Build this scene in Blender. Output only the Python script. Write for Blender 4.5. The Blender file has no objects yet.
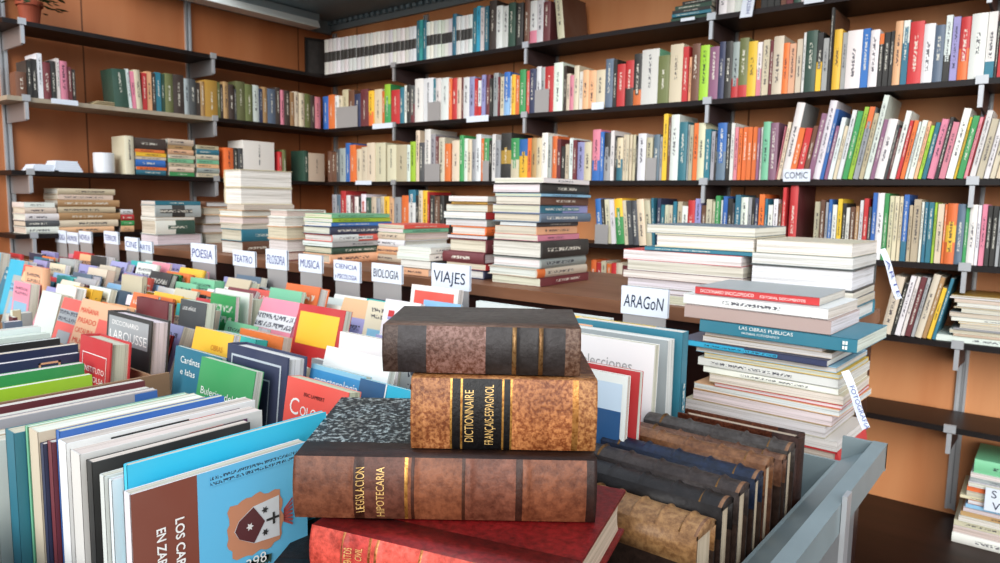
import bpy, math, random
from mathutils import Vector, Matrix
random.seed(7)
sc = bpy.context.scene
COL = sc.collection
ZO = 1.19                                   # floor is z = 0; heights below are written from the third shelf, which is at 1.19
# ------------------------------------------------------------------ camera
F, YAW, PITCH, ROLL = 706.87, .6725, .1142, .0174
CAM = Vector((3.4967, -2.6875, -.0933 + ZO))
fwd = Vector((-math.sin(YAW)*math.cos(PITCH), math.cos(YAW)*math.cos(PITCH), -math.sin(PITCH)))
r0 = Vector((math.cos(YAW), math.sin(YAW), 0)); u0 = r0.cross(fwd)
rgt = r0*math.cos(ROLL) + u0*math.sin(ROLL); upv = -r0*math.sin(ROLL) + u0*math.cos(ROLL)
cd = bpy.data.cameras.new('camera'); cam = bpy.data.objects.new('camera', cd); COL.objects.link(cam)
cd.sensor_width = 36; cd.lens = F*36/1000; cd.clip_start = .02
cam.matrix_world = Matrix(((rgt.x, upv.x, -fwd.x, CAM.x), (rgt.y, upv.y, -fwd.y, CAM.y), (rgt.z, upv.z, -fwd.z, CAM.z), (0, 0, 0, 1)))
cd.dof.use_dof = True; cd.dof.focus_distance = .62; cd.dof.aperture_fstop = 17
sc.camera = cam
def ray(px, py): return fwd + rgt*((px-500)/F) - upv*((py-281.5)/F)
def at(px, py, ax, v):                      # the point of the plane axis = v seen at a pixel
    d = ray(px, py); t = (v-CAM[ax])/d[ax]; return CAM + d*t
def atz(px, py, z): return at(px, py, 2, z+ZO)
def proj(p):
    d = Vector(p)-CAM; z = d.dot(fwd); return 500+F*d.dot(rgt)/z, 281.5-F*d.dot(upv)/z, z
# ------------------------------------------------------------------ colours
def lin(h):
    h = h.lstrip('#'); o = []
    for i in (0, 2, 4):
        c = int(h[i:i+2], 16)/255; o.append(c/12.92 if c <= .04045 else ((c+.055)/1.055)**2.4)
    return tuple(o)
PAL = dict(wh=('white','e6e6e2'), cr=('cream','dccfb4'), be=('beige','c6b79c'), ta=('tan','b58d5c'), br=('brown','6b3f27'), db=('dark brown','33201a'), bk=('black','15161a'),
 gy=('grey','a3a7a8'), dg=('charcoal','45494e'), rd=('red','c8222b'), mr=('maroon','6e1c2b'), og=('orange','e5732a'), pe=('peach','e8b48a'), ye=('yellow','f2c22a'), go=('ochre','b98f2f'),
 li=('lime green','a3cc2c'), gr=('green','2f9a55'), dk=('dark green','14493a'), ol=('olive','6d7440'), te=('teal','14748a'), tu=('turquoise','2fb5ae'), bl=('blue','1c6bb8'), lb=('light blue','8fc0e0'),
 nv=('navy','1c2c55'), mv=('mauve','8e5f7d'), la=('lavender','9a98c6'), pk=('pink','e08a9c'), cy=('cyan','1fb8d8'), ro=('dusty pink','b59a92'), sg=('slate','5d7285'), mg=('mint green','7cc39a'), co=('coral','e2574a'))
RGB = {k: lin(v[1]) for k, v in PAL.items()}
def cname(c): return PAL[c][0] if c in PAL else 'pale'
def rgb(c): return RGB[c] if isinstance(c, str) else c
def vary(c, a=.06):
    r = 1+random.uniform(-a, a)*2
    return tuple(max(0, x*r*(1+random.uniform(-a, a))) for x in rgb(c))
# ------------------------------------------------------------------ materials
def nodes(name):
    m = bpy.data.materials.new(name); m.use_nodes = True; n = m.node_tree.nodes; l = m.node_tree.links
    return m, n, l, n['Principled BSDF']
def N(n, t, **k):
    x = n.new(t)
    for a, b in k.items():
        if a in x.inputs: x.inputs[a].default_value = b
        else: setattr(x, a, b)
    return x
def M_(n, l, op, a, b=None):
    x = n.new('ShaderNodeMath'); x.operation = op
    for i, v in enumerate((a, b)):
        if v is None: continue
        if isinstance(v, (int, float)): x.inputs[i].default_value = v
        else: l.new(v, x.inputs[i])
    return x.outputs[0]
def mix(n, l, f, a, b, bt='MIX'):
    x = n.new('ShaderNodeMix'); x.data_type = 'RGBA'; x.blend_type = bt
    for i, v in ((0, f), (6, a), (7, b)):
        if isinstance(v, (int, float)): x.inputs[i].default_value = v
        elif isinstance(v, tuple): x.inputs[i].default_value = (*v[:3], 1)
        else: l.new(v, x.inputs[i])
    return x.outputs[2]
def ramp(n, l, f, stops):
    x = n.new('ShaderNodeValToRGB'); e = x.color_ramp.elements
    while len(e) < len(stops): e.new(.5)
    for i, (p, c) in enumerate(stops): e[i].position = p; e[i].color = (*c, 1) if len(c) == 3 else c
    l.new(f, x.inputs[0]); return x.outputs[0]
def mapped(n, l, scale, src='Object'):
    tc = n.new('ShaderNodeTexCoord'); mp = n.new('ShaderNodeMapping'); mp.inputs['Scale'].default_value = scale
    l.new(tc.outputs[src], mp.inputs[0]); return mp.outputs[0]
def bump(n, l, p, h, s=.2, d=.001):
    b = n.new('ShaderNodeBump'); b.inputs['Strength'].default_value = s; b.inputs['Distance'].default_value = d
    l.new(h, b.inputs['Height']); l.new(b.outputs[0], p.inputs['Normal'])
def m_cover():                              # printed card: face colour, with small print where the alpha says so
    m, n, l, p = nodes('printed_cover')
    a = N(n, 'ShaderNodeAttribute', attribute_name='Col')
    uv = N(n, 'ShaderNodeUVMap'); mp = n.new('ShaderNodeMapping'); mp.inputs['Scale'].default_value = (1, 2.2, 1); l.new(uv.outputs[0], mp.inputs[0])
    nz = N(n, 'ShaderNodeTexNoise', Scale=1.0, Detail=1.0); l.new(mp.outputs[0], nz.inputs['Vector'])
    sp = n.new('ShaderNodeSeparateXYZ'); l.new(uv.outputs[0], sp.inputs[0])
    fr = M_(n, l, 'FRACT', sp.outputs[1]); band = M_(n, l, 'LESS_THAN', M_(n, l, 'ABSOLUTE', M_(n, l, 'SUBTRACT', fr, .5)), .3)
    gl = M_(n, l, 'GREATER_THAN', nz.outputs[0], .5)
    mask = M_(n, l, 'MULTIPLY', M_(n, l, 'MULTIPLY', gl, band), M_(n, l, 'GREATER_THAN', a.outputs['Alpha'], .5))
    bw = n.new('ShaderNodeRGBToBW'); l.new(a.outputs['Color'], bw.inputs[0])
    ink = mix(n, l, M_(n, l, 'GREATER_THAN', bw.outputs[0], .3), (.75, .72, .62), (.03, .03, .05))
    wear = N(n, 'ShaderNodeTexNoise', Scale=1.0, Detail=3.0); l.new(mapped(n, l, (9, 9, 9)), wear.inputs['Vector'])
    base = mix(n, l, M_(n, l, 'MULTIPLY', wear.outputs[0], .22), a.outputs['Color'], (.55, .52, .46))
    l.new(mix(n, l, M_(n, l, 'MULTIPLY', mask, .85), base, ink), p.inputs['Base Color'])
    p.inputs['Roughness'].default_value = .42; p.inputs['Specular IOR Level'].default_value = .4
    return m
def m_pages():
    m, n, l, p = nodes('page_edges')
    a = N(n, 'ShaderNodeAttribute', attribute_name='Col')
    nz = N(n, 'ShaderNodeTexNoise', Scale=1.0, Detail=2.0); l.new(mapped(n, l, (1300, 7, 7)), nz.inputs['Vector'])
    n2 = N(n, 'ShaderNodeTexNoise', Scale=1.0, Detail=2.0); l.new(mapped(n, l, (180, 3, 3)), n2.inputs['Vector'])
    f = M_(n, l, 'ADD', M_(n, l, 'MULTIPLY', nz.outputs[0], .6), M_(n, l, 'MULTIPLY', n2.outputs[0], .4))
    sh = ramp(n, l, f, [(.32, (.5, .47, .42)), (.55, (1, 1, 1))])
    l.new(mix(n, l, 1.0, a.outputs['Color'], sh, 'MULTIPLY'), p.inputs['Base Color'])
    p.inputs['Roughness'].default_value = .9; bump(n, l, p, f, .3, .0008)
    return m
def m_leather(name, dark, scale, lo, hi, rough=.45, det=8, metal=0, bs=.5):
    m, n, l, p = nodes(name)
    a = N(n, 'ShaderNodeAttribute', attribute_name='Col')
    nz = N(n, 'ShaderNodeTexNoise', Scale=scale, Detail=det, Roughness=.7); l.new(mapped(n, l, (1, 1, 1)), nz.inputs['Vector'])
    n2 = N(n, 'ShaderNodeTexNoise', Scale=scale*.12, Detail=3.0); l.new(mapped(n, l, (1, 1, 1)), n2.inputs['Vector'])
    f = ramp(n, l, nz.outputs[0], [(lo, (0, 0, 0)), (hi, (1, 1, 1))])
    c = mix(n, l, f, mix(n, l, 1.0, a.outputs['Color'], dark, 'MULTIPLY'), a.outputs['Color'])
    c = mix(n, l, ramp(n, l, n2.outputs[0], [(.35, (0, 0, 0)), (.65, (1, 1, 1))]), mix(n, l, 1.0, c, (.62, .55, .5), 'MULTIPLY'), c)
    l.new(c, p.inputs['Base Color']); p.inputs['Roughness'].default_value = rough; p.inputs['Metallic'].default_value = metal
    bump(n, l, p, nz.outputs[0], bs, .0012)
    return m
def m_plain(name, c, rough=.6, metal=0, var=.12, scale=(4, 4, 4), bmp=0):
    m, n, l, p = nodes(name); c = rgb(c) if isinstance(c, (str, tuple)) and c in PAL else (lin(c) if isinstance(c, str) else c)
    nz = N(n, 'ShaderNodeTexNoise', Scale=1.0, Detail=5.0); l.new(mapped(n, l, scale), nz.inputs['Vector'])
    l.new(mix(n, l, nz.outputs[0], tuple(x*(1-var) for x in c), tuple(min(1, x*(1+var)) for x in c)), p.inputs['Base Color'])
    p.inputs['Roughness'].default_value = rough; p.inputs['Metallic'].default_value = metal
    if bmp: bump(n, l, p, nz.outputs[0], bmp, .002)
    return m
def m_wood(name, c1, c2, scale, rough=.55, panel=0, axis='X'):
    m, n, l, p = nodes(name)
    nz = N(n, 'ShaderNodeTexNoise', Scale=1.0, Detail=6.0, Distortion=.4); l.new(mapped(n, l, scale), nz.inputs['Vector'])
    n2 = N(n, 'ShaderNodeTexNoise', Scale=1.3, Detail=2.0); l.new(mapped(n, l, (1, 1, 1)), n2.inputs['Vector'])
    c = ramp(n, l, nz.outputs[0], [(.3, lin(c1)), (.7, lin(c2))])
    c = mix(n, l, M_(n, l, 'MULTIPLY', n2.outputs[0], .35), c, tuple(x*.6 for x in lin(c1)))
    if panel:
        tc = n.new('ShaderNodeTexCoord'); s = n.new('ShaderNodeSeparateXYZ'); l.new(tc.outputs['Object'], s.inputs[0])
        w = M_(n, l, 'FRACT', M_(n, l, 'DIVIDE', s.outputs[0 if axis == 'X' else 1], panel)); c = mix(n, l, M_(n, l, 'LESS_THAN', w, .006), c, tuple(x*.35 for x in lin(c1)))
    l.new(c, p.inputs['Base Color']); p.inputs['Roughness'].default_value = rough; bump(n, l, p, nz.outputs[0], .15, .001)
    return m
COVER, PAGES = m_cover(), m_pages()
LEATHER = m_leather('worn_leather', (.5, .42, .38), 160, .36, .6)
CALF = m_leather('mottled_calf', (.42, .28, .2), 320, .42, .58, .4)
MARBLE = m_leather('marbled_paper', (.03, .035, .04), 230, .5, .6, .4, 5, 0, .1)
GILT = m_leather('gilt_tooling', (.5, .35, .2), 400, .3, .5, .35, 2, .6, .2)
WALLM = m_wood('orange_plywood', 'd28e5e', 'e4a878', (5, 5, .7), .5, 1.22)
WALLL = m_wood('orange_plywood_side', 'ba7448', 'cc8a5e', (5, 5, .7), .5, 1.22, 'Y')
FLOORM = m_wood('dark_floor_boards', '21120c', '382018', (1, 14, 1), .45)
LEDGE = m_wood('dark_stained_wood', '2a1613', '43261f', (2, 10, 10), .35)
LEDGT = m_wood('worn_brown_wood', '7b533b', 'a0755a', (2, 14, 14), .5)
TABLEM = m_wood('table_board', '5a4636', '786050', (2, 14, 14), .6)
SHELFB = m_wood('black_shelf_laminate', '120e0e', '2a1b17', (2, 12, 12), .45)
SHELFL = m_wood('pale_shelf_laminate', 'a79a86', 'c0b4a0', (2, 12, 12), .5)
STEEL = m_plain('grey_painted_steel', '9a9c9e', .4, .5)
STEELD = m_plain('dark_bracket_steel', '57494a', .5, .2)
ALU = m_plain('pale_aluminium', 'c4c6c8', .35, .5)
CRATEM = m_plain('grey_crate_plastic', '8b9799', .42, .1, .25, (9, 9, 9))
CARDB = m_plain('brown_cardboard', '9b7a5e', .85, 0, .12, (20, 20, 60))
PAPER = m_plain('white_paper', 'dfe5ee', .7, 0, .04)
DIVM = m_plain('grey_divider_steel', 'a9a5a3', .45, .1, .05)
INK = m_plain('blue_black_ink', '1a2440', .6)
INKP = m_plain('violet_ink', '4d5590', .6)
WHT = m_plain('white_print', 'f2f0ea', .5, 0, .02)
GOLD = m_plain('gold_print', 'dcb878', .4, .2, .1)
BLKP = m_plain('black_print', '15151a', .5)
CEILM = m_plain('grey_blue_ceiling', '8fa2ab', .5, .1, .1, (2, 2, 2))
BEAMM = m_plain('pale_grey_beam', '8c979c', .5)
LAMPM, _n, _l, _p = nodes('lamp_diffuser'); _p.inputs['Base Color'].default_value = (.8, .84, .82, 1); _p.inputs['Roughness'].default_value = .4
TERRA = m_plain('terracotta', '9c5038', .7)
LEAFM = m_plain('leaf_green', '24401f', .5, 0, .4, (30, 30, 30))
CERAM = m_plain('white_ceramic', 'e4e7ea', .3, 0, .03)
PHOTO = m_plain('dark_old_print', '3a3532', .4, 0, .6, (30, 30, 30))
# ------------------------------------------------------------------ mesh helper
class MB:
    def __init__(s): s.v = []; s.f = []; s.m = []; s.c = []; s.u = []
    def quad(s, pts, col=(.8, .8, .8), mi=0, txt=0, uv=None):
        b = len(s.v); s.v += [tuple(p) for p in pts]; s.f.append(tuple(range(b, b+len(pts)))); s.m.append(mi); s.c.append((*rgb(col)[:3], float(txt)))
        s.u.append(uv or [(0, 0)]*len(pts))
    def box(s, x0, y0, z0, x1, y1, z1, col=(.8, .8, .8), mi=0):
        P = [(x, y, z) for z in (z0, z1) for y in (y0, y1) for x in (x0, x1)]
        for q in ((0, 2, 3, 1), (4, 5, 7, 6), (0, 1, 5, 4), (2, 6, 7, 3), (0, 4, 6, 2), (1, 3, 7, 5)): s.quad([P[i] for i in q], col, mi)
    def tube(s, pts, r, n=8, col=(.8, .8, .8), mi=0):
        rings = []
        for i, p in enumerate(pts):
            p = Vector(p); d = (Vector(pts[min(i+1, len(pts)-1)])-Vector(pts[max(i-1, 0)])).normalized()
            a = d.orthogonal().normalized(); b = d.cross(a); rr = r[i] if isinstance(r, (list, tuple)) else r
            rings.append([p+(a*math.cos(2*math.pi*k/n)+b*math.sin(2*math.pi*k/n))*rr for k in range(n)])
        for A, B in zip(rings, rings[1:]):
            for k in range(n): s.quad([A[k], A[(k+1) % n], B[(k+1) % n], B[k]], col, mi)
        s.quad(rings[0][::-1], col, mi); s.quad(rings[-1], col, mi)
    def lathe(s, prof, n=24, col=(.8, .8, .8), mi=0):
        for (r1, z1), (r2, z2) in zip(prof, prof[1:]):
            for k in range(n):
                a, b = 2*math.pi*k/n, 2*math.pi*(k+1)/n
                s.quad([(r1*math.cos(a), r1*math.sin(a), z1), (r1*math.cos(b), r1*math.sin(b), z1), (r2*math.cos(b), r2*math.sin(b), z2), (r2*math.cos(a), r2*math.sin(a), z2)], col, mi)
    def build(s, name, mats, parent=None, smooth=False, weld=False):
        me = bpy.data.meshes.new(name); me.from_pydata(s.v, [], s.f)
        for m in (mats if isinstance(mats, (list, tuple)) else [mats]): me.materials.append(m)
        me.polygons.foreach_set('material_index', s.m)
        ca = me.color_attributes.new('Col', 'FLOAT_COLOR', 'CORNER'); uvl = me.uv_layers.new(name='UVMap')
        cc = []; uu = []
        for f, c, u in zip(s.f, s.c, s.u):
            for k in range(len(f)): cc += c; uu += u[k]
        ca.data.foreach_set('color', cc); uvl.data.foreach_set('uv', uu)
        if weld:
            import bmesh
            bm = bmesh.new(); bm.from_mesh(me); bmesh.ops.remove_doubles(bm, verts=bm.verts, dist=1e-5); bmesh.ops.recalc_face_normals(bm, faces=bm.faces); bm.to_mesh(me); bm.free()
        if smooth: me.polygons.foreach_set('use_smooth', [True]*len(me.polygons))
        me.update(); o = bpy.data.objects.new(name, me); COL.objects.link(o)
        if parent: o.parent = parent
        return o
USED = {}
def tag(o, label, cat, group=None):
    if len(label.split()) > 16: print('LONG', label)
    USED[label] = USED.get(label, 0)+1
    if USED[label] > 1 and not group: print('DUPLABEL', label)
    o['label'] = label; o['category'] = cat
    if group: o['group'] = group
    return o
def empty(name, mat=None):
    o = bpy.data.objects.new(name, None); COL.objects.link(o); o.empty_display_size = .05
    if mat is not None: o.matrix_world = mat
    return o
def struct(o): o['kind'] = 'structure'; return o
def boxobj(name, x0, y0, z0, x1, y1, z1, mat, parent=None):
    b = MB(); b.box(x0, y0, z0, x1, y1, z1); return b.build(name, mat, parent)
def text(parent, s, size, o, xd, yd, mat, name='title_lettering', fn=None, shear=0, fit=None, align='LEFT', bold=0):
    cu = bpy.data.curves.new('t', 'FONT'); cu.body = s; cu.size = size; cu.shear = shear; cu.align_x = align; cu.offset = bold; cu.resolution_u = 3
    t = bpy.data.objects.new('t', cu); COL.objects.link(t); bpy.context.view_layer.update()
    me = bpy.data.meshes.new_from_object(t.evaluated_get(bpy.context.evaluated_depsgraph_get())); bpy.data.objects.remove(t)
    xd, yd, o = Vector(xd), Vector(yd), Vector(o)
    if fit and me.vertices:
        w = max(v.co.x for v in me.vertices)-min(v.co.x for v in me.vertices); xd = xd*(fit/w)
    for v in me.vertices:
        p = o+xd*v.co.x+yd*v.co.y
        if fn: p = fn(p)
        v.co = p
    me.materials.clear(); me.materials.append(mat)
    ob = bpy.data.objects.new(name, me); COL.objects.link(ob); ob.parent = parent; return ob
# ------------------------------------------------------------------ books
PG = [(.80, .77, .70), (.74, .68, .57), (.82, .80, .76), (.70, .62, .50), (.78, .74, .68)]
def book_geo(T, W, H, spine, cover, hard, pg, bands=(), txt=True, art=0, cv2=None, c=None):
    """spine at y = 0 facing -y, thickness along x, height along z"""
    c = c or (.0026 if hard else .0009); m = .0032 if hard else .0004
    A = MB(); B = MB(); b = min(.14*T, .004) if hard and T > .012 else .0006
    xs = [T*k/6 for k in range(7)] if hard and T > .012 else [0, T]
    sy = lambda x: -b*(1-(2*x/T-1)**2)
    A.box(0, 0, 0, c, W, H, cover); A.box(T-c, 0, 0, T, W, H, cv2 or cover)
    cuts = sorted({0, 1, *[q for bd in bands for q in bd[:2]]})
    for z0, z1 in zip(cuts, cuts[1:]):
        col = spine
        for bd in bands:
            if bd[0] <= z0+1e-6 and z1 <= bd[1]+1e-6: col = bd[2]
        for x0, x1 in zip(xs, xs[1:]):
            A.quad([(x0, sy(x0), z0*H), (x1, sy(x1), z0*H), (x1, sy(x1), z1*H), (x0, sy(x0), z1*H)], col)
    for z in (0, H):
        A.quad([(x, sy(x), z) for x in xs]+[(T, c, z), (0, c, z)], spine)
    A.quad([(0, c, 0), (T, c, 0), (T, c, H), (0, c, H)], spine)
    if txt and T > .007:
        w = min(T*.5, .016); x0, x1 = T/2-w/2, T/2+w/2; z0, z1 = H*random.choice((.3, .2, .38)), H*random.choice((.8, .9, .7)); y = -b-.0005
        col = spine
        for bd in bands:
            if bd[0]*H <= (z0+z1)/2 <= bd[1]*H: col = bd[2]
        L = (z1-z0)/(w*.55); s = random.uniform(0, 50)
        A.quad([(x0, y, z0), (x1, y, z0), (x1, y, z1), (x0, y, z1)], col, 0, 1, [(s, 7), (s, 8), (s+L, 8), (s+L, 7)])
    if art:                                  # printed fields on both boards
        for x, d in ((-.0004, 0), (T+.0004, 1)):
            cc = cover if d == 0 else (cv2 or cover); k = random.choice((1, 2, 3, 4)) if art == 1 else art
            def R(y0, y1, z0, z1, col, tx=0, ln=2):
                s = random.uniform(0, 40); P = [(x, W*y0, H*z0), (x, W*y1, H*z0), (x, W*y1, H*z1), (x, W*y0, H*z1)]
                h = H*(z1-z0)/ln; L = W*(y1-y0)/(h*.3); U = [(s, 0), (s+L, 0), (s+L, ln), (s, ln)]
                if d == 0: P = P[::-1]; U = U[::-1]
                A.quad(P, col, 0, tx, U)
            alt = vary(random.choice(['wh', 'rd', 'nv', 'ye', 'lb', 'bk', 'cr', 'og', 'te', 'pk', 'gy']))
            if k == 1: R(.12, .88, .80, .94, cc, 1); R(.1, .9, .15, .70, alt)
            elif k == 2: R(.0, 1, .70, .86, alt, 1, 2); R(.2, .8, .2, .6, alt)
            elif k == 3: R(.1, .9, .86, .94, cc, 1, 1); R(.12, .88, .74, .84, cc, 1, 1); R(.25, .75, .3, .62, alt)
            else: R(0, 1, 0, .62, alt); R(.1, .9, .70, .92, cc, 1, 2)
    f = W-m
    B.box(c*.99, c*.9, m, T-c*.99, f, H-m, pg)
    return A, B
def mk_book(mat, T, W, H, spine, cover=None, hard=True, pg=None, bands=(), art=0, parts=True, name=None, cv2=None, txt=True, vr=True):
    sp = vary(spine) if vr else rgb(spine); cv = (sp if cover is None else (vary(cover) if vr else rgb(cover)))
    pg = pg or tuple(x*random.uniform(.88, 1) for x in random.choice(PG))
    bands = [(a, b, vary(c)) for a, b, c in bands]
    A, B = book_geo(T, W, H, sp, cv, hard, pg, bands, txt, art, rgb(cv2) if cv2 else None)
    nm = name or ('hardcover_book' if hard else 'paperback_book')
    if parts:
        r = empty(nm, mat); A.build('cover', COVER, r); B.build('page_block', PAGES, r)
    else:
        n0 = len(A.f)
        for q, c in zip(B.f, B.c): A.quad([B.v[i] for i in q], c[:3], 1)
        r = A.build(nm, [COVER, PAGES]); r.matrix_world = mat
    return r
def RM(x, y, z, o):                          # matrix from images of the axes and an origin
    return Matrix(((x[0], y[0], z[0], o[0]), (x[1], y[1], z[1], o[1]), (x[2], y[2], z[2], o[2]), (0, 0, 0, 1)))
ORD = 'first second third fourth fifth sixth seventh eighth ninth tenth eleventh twelfth thirteenth fourteenth fifteenth sixteenth seventeenth eighteenth nineteenth twentieth'.split()
def ordw(n):
    if n <= 20: return ORD[n-1]
    t = {2: 'twenty', 3: 'thirty', 4: 'forty', 5: 'fifty', 6: 'sixty'}[n//10]
    return {2: 'twentieth', 3: 'thirtieth', 4: 'fortieth', 5: 'fiftieth', 6: 'sixtieth'}[n//10] if n % 10 == 0 else t+'-'+ORD[n % 10-1]
def adj(T, H): return 'tall' if H > .225 else 'short' if H < .165 else 'thick' if T > .03 else 'slim' if T < .013 else 'plain'
def parse(c):                                # "wh|bk" middle band, "wh/rd.3" foot, "wh^rd.3" head, "cr>br" cover colour
    cov = None; bands = []
    if '>' in c: c, cov = c.split('>')
    if '|' in c: c, b = c.split('|'); bands = [(.36, .64, b)]
    if '/' in c: c, b = c.split('/'); bands = [(0, float('0'+b[2:]), b[:2])]
    if '^' in c: c, b = c.split('^'); bands = [(1-float('0'+b[2:]), 1, b[:2])]
    return c, cov, bands
ENDS = {}
def shelf_row(spec, wall, z, px0, sety, where, group, zoff=0, depth=None, pxmax=1100):
    """books side by side; widths and heights were read off the photograph and become metres on the shelf's front"""
    px = px0; cnt = {}; toks = []
    for t in spec.split():
        if '*' in t: k, t = t.split('*'); toks += [t]*int(k)
        else: toks.append(t)
    prev_end = ENDS.get((wall, z)); plean = -90
    ax = 1 if wall == 'back' else 0
    for t in toks:
        q = t.split(','); w = float(q[0])
        if q[1] == '_': px += w; plean = -90; continue
        if px+w > pxmax: break
        h = float(q[1]); lean = max(plean, float(q[3]) if len(q) > 3 else 0); plean = lean
        def S(p):                            # where a pixel column meets the shelf's front edge
            y = 200.
            for _ in range(12):
                P = at(p, y, ax, sety); X_, Y_, D = proj((P.x, P.y, z+ZO)); y += (Y_-y)
            return P, D, y
        P0, D, y0 = S(px); P1, _, _ = S(px+w)
        a0 = P0[1-ax]; a1 = P1[1-ax]
        if prev_end is not None: a0 = max(a0, prev_end)
        a1 = max(a1, a0+.004); lr = math.radians(lean); T = (a1-a0)*math.cos(lr)-.0003
        Hh = h*D/F*1.0; Hh = min(Hh/math.cos(lr), .3); c, cov, bands = parse(q[2])
        W = depth or random.uniform(.66, .78)*Hh; W = min(W, .235); hard = T > .0255 if random.random() < .85 else T > .019; enc = bool(bands) and q[2] == 'wh|bk'
        sb = random.uniform(0, .008)
        if wall == 'back':
            o = (a0+(T*math.sin(-lr)*0), sety+sb, z+ZO); X, Y, Z = Vector((math.cos(lr), 0, -math.sin(lr))), Vector((0, 1, 0)), Vector((math.sin(lr), 0, math.cos(lr)))
        else:
            o = (sety-sb, a0, z+ZO); X, Y, Z = Vector((0, math.cos(lr), -math.sin(lr))), Vector((-1, 0, 0)), Vector((0, math.sin(lr), math.cos(lr)))
        o = Vector(o)
        if lr > 0: o.z += T*math.sin(lr); o[1-ax] += T*math.sin(lr)*math.tan(lr)
        b = mk_book(RM(X, Y, Z, o), T, W, Hh, c, cov, hard, None, bands, 0, False, name='encyclopedia_volume' if enc else ('large_format_book' if Hh > .235 else 'clothbound_book' if c in ('bk', 'nv', 'dk', 'mr', 'db', 'br', 'sg') else None) if hard else 'pocket_book' if Hh < .185 else 'booklet' if T < .0165 else 'paperback_book', txt=not enc)
        cnt[c] = cnt.get(c, 0)+1
        kd = 'banded volume' if enc else 'hardcover' if hard else 'pocket book' if Hh < .185 else 'booklet' if T < .0165 else 'paperback'
        lb = f"{adj(T, Hh)} {cname(c)} {kd}, {ordw(cnt[c])} {cname(c)} spine {where}"
        if len(lb.split()) > 16: lb = lb.split(' ', 1)[1]
        tag(b, lb, 'book', group)
        prev_end = a0+T/math.cos(lr)+.0003; px += w; ENDS[(wall, z)] = prev_end
LENC = {'S': ((0, 0, 1), (0, 1, 0), (-1, 0, 0)), 'E': ((0, 0, 1), (-1, 0, 0), (0, -1, 0)), 'N': ((0, 0, 1), (0, -1, 0), (1, 0, 0)), 'W': ((0, 0, 1), (1, 0, 0), (0, 1, 0))}
def lying(cx, cy, z, T, L, W, face, yaw=0):
    """matrix of a closed book lying flat, centred on (cx, cy), its spine facing 'face'"""
    x, y, zz = (Vector(v) for v in LENC[face]); R = Matrix.Rotation(yaw, 3, 'Z'); x, y, zz = R@x, R@y, R@zz
    o = Vector((cx, cy, z+ZO)) - y*W/2 - zz*L/2
    return RM(x, y, zz, o)
def stack(corner, z, items, where, group, yaw=0, sink=0):
    """books lying on one another, listed from the bottom; corner = (largest x, smallest y) of the pile"""
    n = len(items); k = 0; R = Matrix.Rotation(yaw, 3, 'Z'); last = None
    for it in items:
        T, wx, wy, c, face = it[:5]; jx = it[5] if len(it) > 5 else random.uniform(-.006, .006); jy = it[6] if len(it) > 6 else random.uniform(-.006, .006)
        ft = it[7] if len(it) > 7 else {}
        ctr = R@Vector((-wx/2+jx, wy/2+jy, 0))+Vector((corner[0], corner[1], 0))
        L, W = (wx, wy) if face in 'SN' else (wy, wx); c, cov, bands = parse(c)
        hard = ft.pop('hard', T > .0225); lab = ft.pop('label', None)
        b = mk_book(lying(ctr.x, ctr.y, z, T, L, W, face, yaw+random.uniform(-.03, .03)), T, W, L, c, cov, hard, ft.pop('pg', None), bands, 0, True, name='magazine' if 'magazine' in where else 'pocket_book' if not hard and L < .205 else None, **{a: v for a, v in ft.items() if a not in ('fn',)})
        kd = 'magazine' if 'magazine' in where else 'hardcover' if hard else 'pocket book' if L < .205 else 'paperback'; k += 1
        pos = 'topmost' if k == n else 'bottom' if k == 1 else ordw(k)+' from bottom'
        tag(b, lab or (f"{cname(c)} {kd}, {pos} in the {where}" if len(f'{c} {kd} {pos} in the {where}'.split())+len(cname(c).split())-1 < 17 else f"{cname(c)} {kd}, {pos.replace(' from bottom', ' up')}, {where}"), 'book', group)
        if 'fn' in ft: ft['fn'](b, T, W, L)
        z += T+.0006
    return z
# ------------------------------------------------------------------ room
HW, ZC = .25, 1.0
struct(boxobj('floor', -.4, -3.6, -.04, 4.6, .4, 0, FLOORM))
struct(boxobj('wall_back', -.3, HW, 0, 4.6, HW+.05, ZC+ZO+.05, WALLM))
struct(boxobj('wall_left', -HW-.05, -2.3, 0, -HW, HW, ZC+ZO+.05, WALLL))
struct(boxobj('ceiling', -.3, -.62, ZC+ZO+.001, 4.6, HW, ZC+ZO+.05, CEILM))
struct(boxobj('trim_back', -HW, HW-.02, .945+ZO, 4.6, HW-.001, ZC+ZO, BEAMM))
struct(boxobj('trim_left', -HW+.001, -2.3, .925+ZO, -HW+.03, HW-.02, ZC+ZO, BEAMM))
b = MB()                                     # corrugated edge of the roof sheet
for i in range(90):
    x = -.22+i*.05; b.box(x, HW-.045, ZC+ZO-.022, x+.026, HW-.021, ZC+ZO-.002)
struct(b.build('trim_corrugated', CEILM))
BX = [-.2, .603, 1.487, 2.371, 3.255, 4.13]; LY = [-1.551, -.696, .16]
def upright(p, wall, label):
    r = empty('shelf_upright', Matrix.Translation(p)); b = MB()
    if wall == 'back':
        b.box(-.016, -.014, 0, -.008, 0, 2.1); b.box(.008, -.014, 0, .016, 0, 2.1); b.box(-.008, -.006, 0, .008, 0, 2.1)
        b.build('channel', ALU, r); b = MB()
        b.box(-.002, -.0068, .02, .002, -.006, 2.08)
    else:
        b.box(0, -.016, 0, .014, -.008, 2.1); b.box(0, .008, 0, .014, .016, 2.1); b.box(0, -.008, 0, .006, .008, 2.1)
        b.build('channel', ALU, r); b = MB()
        b.box(.006, -.002, .02, .0068, .002, 2.08)
    b.build('slot_strip', STEEL, r); tag(r, label, 'shelf upright')
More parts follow.
